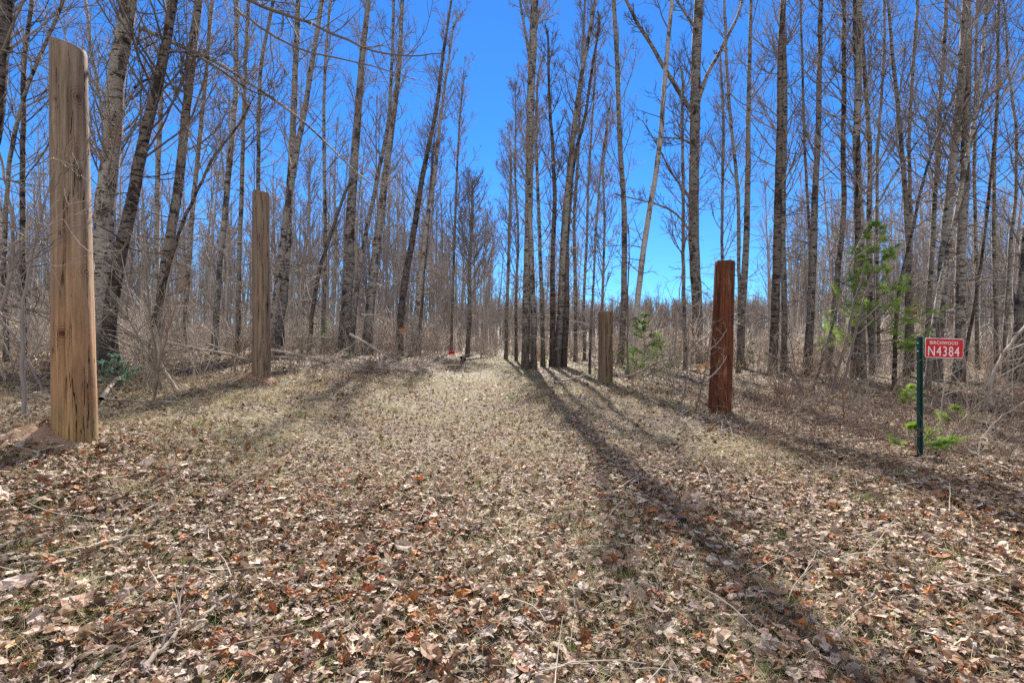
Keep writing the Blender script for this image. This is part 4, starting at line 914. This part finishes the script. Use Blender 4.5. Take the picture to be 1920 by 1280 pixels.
for (bx_, by_) in (pL, p2, pM, pR):
    n = 170; a_ = rn.rand(n) * 6.28; q_ = rn.uniform(.17, .36, n)
    blades(rn, bx_ + q_ * np.cos(a_), by_ + q_ * np.sin(a_), .05, .16, GREEN[:2] + STRAW * 2, np.full(n, .004), 1.3, A, 3)
tag(obj('green_grass', A.mesh('green_grass', M['blade'], False)), 'thin green grass growing through the leaves', 'grass', kind='stuff')
# twig debris between the leaves
n = 1500; x, y = fan(rn, n, .8, 11); z = gz(x, y) + rn.uniform(.005, .04, n)
P = np.stack([np.stack([x, y, z], 1), np.stack([x + .01, y, z + .003], 1)], 1); P[:, 1, :2] = P[:, 0, :2] + .01 * unit(rn.randn(n, 2))
B, BR = grow(rn, P, np.full((n, 2), .003), np.arange(n), np.zeros(n), rn.uniform(.08, .5, n), np.full(n, .05), 6, 1, .0013, -.005, .09, .0035)
A = Acc(); V, Q = tubes(B, BR, 4); A.add(V, Q)
tag(obj('twig_debris', A.mesh('twig_debris', M['palestick'])), 'small bleached twigs scattered over the leaves', 'debris', kind='stuff')

# reddish knee high weeds right of the track and orange clinging leaves
def weedpatch():
    rn = RS(41); A = Acc(); n = 520
    px = rn.uniform(1400, 1960, n); d = rn.uniform(5.2, 11, n); x = (px - CX) * d / F
    o = np.stack([x, d, gz(x, d) - .02], 1); P = np.stack([o, o + np.array([0, 0, .1])], 1)
    Lh = rn.uniform(.12, .55, n)
    B, BR = grow(rn, P, np.full((n, 2), .003), np.arange(n), np.zeros(n), Lh, np.abs(rn.normal(0, .5, n)), 6, 1, .0016, 0, .15, .004)
    V, Q = tubes(B, BR, 3); A.add(V, Q)
    pi = np.repeat(np.arange(n), 4); C, CR = grow(rn, B, BR, pi, rn.uniform(.2, 1, len(pi)), Lh[pi] * .4, rn.uniform(.4, 1.2, len(pi)), 4, .8, .0014, 0, .2, .003)
    V, Q = tubes(C, CR, 3); A.add(V, Q)
    tag(obj('dry_weeds', A.mesh('dry_weeds', M['redbrush'])), 'low reddish brown weeds and canes right of the track', 'weeds', kind='stuff')
weedpatch()
def leafcluster(px, py, d, n, label, seed, size=.09, tint=(.55, .22, .07)):
    rn = RS(seed); A = Acc(); o = P3(px, py, d)
    gzv = float(gz(o[0], o[1])); K = 9
    z = np.linspace(gzv - o[2], 0, K); L = np.stack([.05 * np.sin(z * 4), .03 * np.sin(z * 3), z], 1); L[-1] = 0
    V, Q = tubes(L[None], np.linspace(.006, .002, K)[None], 5); 
    for i in range(n):
        V2, Q2, T2 = leafproto(0, rn); a = rn.randn(3, 3); q, _ = np.linalg.qr(a); c = rn.randn(3) * size * .8
        A.add((V2 @ q.T) * size * rn.uniform(.8, 1.2) + c, Q2, T2, c=np.array(tint) * rn.uniform(.8, 1.2))
    root = empty('oak_shoot', (o[0], o[1], gzv)); tag(root, label, 'sapling')
    a = Acc(); a.add(V + np.array([0, 0, -(gzv - o[2])]), Q); obj('stem', a.mesh('stem', M['twigdark']), root)
    obj('leaves', A.mesh('leaves', M['leaf'], False), root).location = (0, 0, o[2] - gzv)
leafcluster(1258, 598, 10, 3, 'leafless shoot holding orange dead leaves right of the small fir', 1)
leafcluster(1281, 617, 9.4, 5, 'shoot with orange dead leaves left of the open grown tree foot', 2)
leafcluster(1314, 688, 8.6, 7, 'shoot with a bright orange leaf cluster beside the red stained post', 3, tint=(.60, .28, .08))
leafcluster(1376, 674, 9.5, 2, 'orange leaf clinging to a shoot right of the red stained post', 4)
leafcluster(1083, 616, 14, 3, 'shoot with dull orange leaves left of the shortest log post', 5)
leafcluster(1113, 616, 14, 2, 'thin shoot with dull orange leaves close to the shortest log post', 6)
leafcluster(1712, 585, 14.5, 16, 'young beech holding rusty leaves behind the address sign', 7, size=.10, tint=(.36, .13, .06))

# brush pile beside the hollow aspen
rn2 = RS(61); bx, bd = hit(718, 690); bd = min(bd, 17.5); bx = (718 - CX) * bd / F
n = 260; o = np.stack([rn2.normal(0, .65, n), rn2.normal(0, .5, n), rn2.uniform(0, .12, n)], 1)
P = np.stack([o, o + unit(rn2.randn(n, 3) * np.array([1, 1, .35])) * .1], 1)
B, BR = grow(rn2, P, np.full((n, 2), .012), np.arange(n), np.zeros(n), rn2.uniform(.4, 1.4, n), np.full(n, .2), 6, 1, .004, 0, .12, .011)
B[:, :, 2] = np.abs(B[:, :, 2]) * .55
A = Acc(); V, Q = tubes(B, BR, 4); A.add(V, Q)
tag(obj('brush_pile', A.mesh('brush_pile', M['stick']), None, (bx, bd, float(gz(bx, bd)))), 'low heap of dead brush at the foot of the hollow aspen', 'brush pile')

# ------------------------------------------------------------------ sandy mounds at the posts
def mound(base, dx, dy, r, h, label, seed, sand):
    rn = RS(seed); x0, y0 = base[0] + dx, base[1] + dy; n = 40; rr = 14
    a = np.arange(n) / n * 2 * PI; rad = np.linspace(0, 1, rr)
    X = rad[:, None] * np.cos(a) * r * 1.3; Y = rad[:, None] * np.sin(a) * r
    Z = h * (1 - rad[:, None] ** 1.6) * np.ones(n) - .05 * rad[:, None] + (rn.randn(rr, n) * .012 + .02 * np.sin(7 * X + 2) * np.sin(9 * Y)) * (1 - rad[:, None] ** 4)
    X, Y = X + rn.randn(rr, n) * .008, Y + rn.randn(rr, n) * .008
    G = gz(X + x0, Y + y0); V = np.stack([X, Y, Z + G - float(gz(x0, y0))], -1).reshape(-1, 3)
    bi = (np.arange(rr - 1) * n)[:, None]; j = np.arange(n)[None]; Q = np.stack([bi + j, bi + n + j, bi + n + (j + 1) % n, bi + (j + 1) % n], -1).reshape(-1, 4)
    me = mesh_np('soil_mound', V, [Q], sand)
    o = obj('soil_mound', me, None, (x0, y0, float(gz(x0, y0)))); tag(o, label, 'soil mound', kind='structure')
m, nt, b = newmat('sandy_soil')
lk(nt, mix(nt, noise(nt, coords(nt), 12, 5, .7), (.20, .115, .075), (.48, .31, .20)), b.inputs['Base Color']); bump(nt, noise(nt, coords(nt), 30, 5, .7), b, 1, .03); M['sand'] = m
mound(pL, -.20, -.05, .42, .15, 'reddish sandy soil heaped round the tallest log post', 1, M['sand'])
mound(p2, .0, -.03, .42, .11, 'sandy soil heaped round the seamed log post', 2, M['sand'])

# ------------------------------------------------------------------ signs
def box(A, c, s, cc=None):
    V = np.array([(x, y, z) for x in (-.5, .5) for y in (-.5, .5) for z in (-.5, .5)]) * np.array(s) + np.array(c)
    A.add(V, np.array([(0, 1, 3, 2), (4, 6, 7, 5), (0, 4, 5, 1), (2, 3, 7, 6), (0, 2, 6, 4), (1, 5, 7, 3)]))
def rrect(w, h, r, t, n=6, y0=0):
    pts = []
    for (cx, cz, a0) in ((w / 2 - r, h / 2 - r, 0), (-w / 2 + r, h / 2 - r, 90), (-w / 2 + r, -h / 2 + r, 180), (w / 2 - r, -h / 2 + r, 270)):
        for k in range(n + 1):
            a = math.radians(a0 + 90 * k / n); pts.append((cx + r * math.cos(a), cz + r * math.sin(a)))
    p = np.array(pts); k = len(p)
    V = np.concatenate([np.stack([p[:, 0], np.full(k, y0 - t / 2), p[:, 1]], 1), np.stack([p[:, 0], np.full(k, y0 + t / 2), p[:, 1]], 1)])
    i = np.arange(k); S = np.stack([i, i + k, (i + 1) % k + k, (i + 1) % k], 1)
    return V, [S, np.arange(k)[None], np.arange(k, 2 * k)[::-1][None]]
def text(body, size, w, loc, mat, parent, name, bold=.004, xs=1.0, space=1.0):
    cu = bpy.data.curves.new(name, 'FONT'); cu.body = body; cu.size = size; cu.align_x = 'CENTER'; cu.align_y = 'CENTER'
    cu.offset = bold; cu.extrude = .0008; cu.space_character = space
    tmp = bpy.data.objects.new('t', cu); col.objects.link(tmp); bpy.context.view_layer.update()
    me = bpy.data.meshes.new_from_object(tmp.evaluated_get(bpy.context.evaluated_depsgraph_get()))
    bpy.data.objects.remove(tmp)
    co = np.array([v.co[:] for v in me.vertices]); mn, mx = co.min(0), co.max(0)
    sc = w[0] / (mx[0] - mn[0]), w[1] / (mx[1] - mn[1]); cen = (mn + mx) / 2
    for v in me.vertices: v.co = ((v.co[0] - cen[0]) * sc[0], -(v.co[2] - cen[2]), (v.co[1] - cen[1]) * sc[1])
    me.materials.clear(); me.materials.append(mat); me.name = name
    o = obj(name, me, parent, loc); return o
def plain(name, c, rough=.5, metal=0.):
    m, nt, b = newmat(name); b.inputs['Base Color'].default_value = (*c, 1); b.inputs['Roughness'].default_value = rough; b.inputs['Metallic'].default_value = metal; return m
M['signred'] = flat('sign_red', (.56, .006, .012), .35); M['signwhite'] = flat('sign_white', (.78, .76, .74), .4)
M['postgreen'] = flat('green_paint', (.008, .045, .038), .45); M['steel'] = flat('steel', (.5, .5, .48), .4, .8)
sx_, sd = hit(1725, 862); sz = float(gz(sx_, sd)); k = sd / F
root = empty('address_sign', (sx_, sd, sz)); tag(root, 'green metal post carrying a red house number plate reading BIRCHWOOD N4384', 'sign')
topz = topz_of(631, sd) - sz; w = 10.5 * k
# U channel post with punched holes along its face
A = Acc(); zb, zt = -.2, topz
prof = [(-w / 2, 0), (-w * .32, 0), (-w * .22, .018), (w * .22, .018), (w * .32, 0), (w / 2, 0), (w / 2, .003), (w * .34, .003), (w * .24, .021), (-w * .24, .021), (-w * .34, .003), (-w / 2, .003)]
n = len(prof); V = np.array([(p[0], p[1], z) for z in (zb, zt) for p in prof]); i = np.arange(n)
A.add(V, np.stack([i, (i + 1) % n, (i + 1) % n + n, i + n], 1)[:, ::-1]); A.add(np.array([(p[0], p[1], zt) for p in prof]), np.arange(n)[None])
obj('post', A.mesh('u_channel_post', M['postgreen'], False), root).rotation_euler = (0, 0, math.radians(-14))
A = Acc()
for z in np.arange(.05, topz, .0508):
    a = np.arange(8) / 8 * 2 * PI
    V = np.stack([.0036 * np.cos(a), np.full(8, .0165), z + .0036 * np.sin(a)], 1); A.add(V, np.arange(8)[None])
ho = obj('punched_holes', A.mesh('punched_holes', plain('hole_dark', (.004, .006, .005)), False), root); ho.rotation_euler = (0, 0, math.radians(-14))
pw, phh = 80 * k, 36.5 * k
pl = obj('plate', mesh_np('number_plate', *rrect(pw, phh, .018, .003), M['signwhite'], False), root, (w * .42 + pw / 2 - .004, -.012, topz_of(652.5, sd) - sz))
pl.rotation_euler = (0, math.radians(1.6), math.radians(7))
f_ = obj('red_field', mesh_np('red_field', *rrect(pw - .012, phh - .012, .014, .002), M['signred'], False), pl, (0, -.0022, 0))
text('BIRCHWOOD', .05, (pw * .74, phh * .17), (-pw * .02, -.0042, phh * .27), M['signwhite'], pl, 'town_name', .0004, space=1.12)
text('N4384', .1, (pw * .82, phh * .50), (-pw * .02, -.0042, -phh * .16), M['signwhite'], pl, 'house_number', 0, space=1.15)
A = Acc()
for z in (643, 658):
    a = np.arange(6) / 6 * 2 * PI; zz = topz_of(z, sd) - sz
    V = np.concatenate([np.stack([-w * .42 + .006 * np.cos(a), np.full(6, y_), zz + .006 * np.sin(a)], 1) for y_ in (-.008, .002)])
    i = np.arange(6); A.add(V, np.stack([i, (i + 1) % 6, (i + 1) % 6 + 6, i + 6], 1)[:, ::-1], ); A.add(V[:6], np.arange(6)[None])
obj('bolts', A.mesh('bolts', M['steel'], False), root)

# orange sign on the trunk
L, R = signtree
zt_ = P3(754, 622, L[0][1])[2]; i = int(np.argmin(np.abs(L[:, 2] - zt_))); q = L[i]; ks_ = L[0][1] / F
M['orange'] = flat('orange_paint', (.72, .25, .01), .5)
root = empty('trail_sign', (q[0] + 4 * ks_, q[1] - R[i] - .02, zt_)); tag(root, 'small orange notice nailed to the dark trunk left of the track', 'sign')
obj('plate', mesh_np('orange_plate', *rrect(8.5 * ks_, 13 * ks_, .03, .006), M['orange'], False), root)
A = Acc(); box(A, (0, -.006, .04), (.10, .004, .018)); box(A, (0, -.006, .005), (.12, .004, .016))
obj('printed_lines', A.mesh('printed_lines', plain('orange_ink', (.25, .05, .01))), root)
# red sign at the end of the track
rx, rd = hit(847, 674); rd = min(rd, 26); rx = (847 - CX) * rd / F; k = rd / F; rz = float(gz(rx, rd))
root = empty('warning_sign', (rx, rd, rz)); tag(root, 'small red sign board standing low at the end of the track', 'sign')
zc = topz_of(660.5, rd) - rz
b_ = obj('board', mesh_np('board', *rrect(11.6 * k, 6.8 * k, .01, .01), M['signwhite'], False), root, (0, 0, zc)); b_.rotation_euler = (0, math.radians(3), 0)
obj('red_field', mesh_np('red_board_field', *rrect(11 * k, 6.2 * k, .008, .006), M['signred'], False), b_, (0, -.007, 0))
for s in (-1, 1):
    A = Acc(); box(A, (s * 3.5 * k, .012, (zc - .1) / 2), (.012, .012, zc + .1)); obj('stake', A.mesh('stake', M['steel'], False), root)

# ------------------------------------------------------------------ light and camera
w = bpy.data.worlds.new('World'); scn.world = w; w.use_nodes = True; nt = w.node_tree
sky = nt.nodes.new('ShaderNodeTexSky'); sky.sky_type = 'NISHITA'; sky.sun_disc = False
sky.sun_elevation = SUN_EL; sky.sun_rotation = SUN_AZ; sky.altitude = 400; sky.air_density = 1.0; sky.dust_density = 0.0; sky.ozone_density = 3.0
tc = nt.nodes.new('ShaderNodeTexCoord'); sx3 = nt.nodes.new('ShaderNodeSeparateXYZ'); lk(nt, tc.outputs['Generated'], sx3.inputs[0])
tint = ramp(nt, sx3.outputs[2], [(0, (.14, .30, .47)), (.10, (.125, .29, .465)), (.35, (.10, .275, .475)), (.6, (.115, .285, .48))])
mm = nt.nodes.new('ShaderNodeMix'); mm.data_type = 'RGBA'; mm.blend_type = 'MULTIPLY'; mm.inputs[0].default_value = 1
lk(nt, sky.outputs[0], mm.inputs[6]); lk(nt, tint, mm.inputs[7])
# unseen white cloud added to the sky behind the camera as fill light
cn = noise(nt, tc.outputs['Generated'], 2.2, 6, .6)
fill_back = maprange(nt, sx3.outputs[1], .0, -.45)
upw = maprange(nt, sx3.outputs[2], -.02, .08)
cm = math_(nt, 'MULTIPLY', math_(nt, 'MULTIPLY', maprange(nt, cn, .38, .56), fill_back), upw)
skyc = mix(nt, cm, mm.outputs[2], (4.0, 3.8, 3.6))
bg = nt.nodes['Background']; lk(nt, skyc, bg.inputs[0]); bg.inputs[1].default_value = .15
sl = bpy.data.lights.new('sun', 'SUN'); sl.energy = 5.0; sl.angle = math.radians(.55); sl.color = (1, .95, .88)
so = bpy.data.objects.new('sun', sl); col.objects.link(so)
sd_ = Vector((math.sin(SUN_AZ) * math.cos(SUN_EL), math.cos(SUN_AZ) * math.cos(SUN_EL), math.sin(SUN_EL)))
so.rotation_euler = sd_.to_track_quat('Z', 'Y').to_euler(); so.location = sd_ * 50
cam = bpy.data.cameras.new('camera'); cam.lens = 18; cam.sensor_width = 36; cam.clip_end = 2000; cam.clip_start = .05
co = bpy.data.objects.new('camera', cam); col.objects.link(co); co.location = (0, 0, H); co.rotation_euler = (PI / 2, 0, 0); scn.camera = co
vs = scn.view_settings; vs.view_transform = 'Standard'; vs.look = 'None'; vs.exposure = 1.38; vs.gamma = 1
scn.cycles.max_bounces = 5; scn.cycles.diffuse_bounces = 3; scn.cycles.transparent_max_bounces = 4; scn.cycles.caustics_reflective = False; scn.cycles.caustics_refractive = False
scn.cycles.use_denoising = False
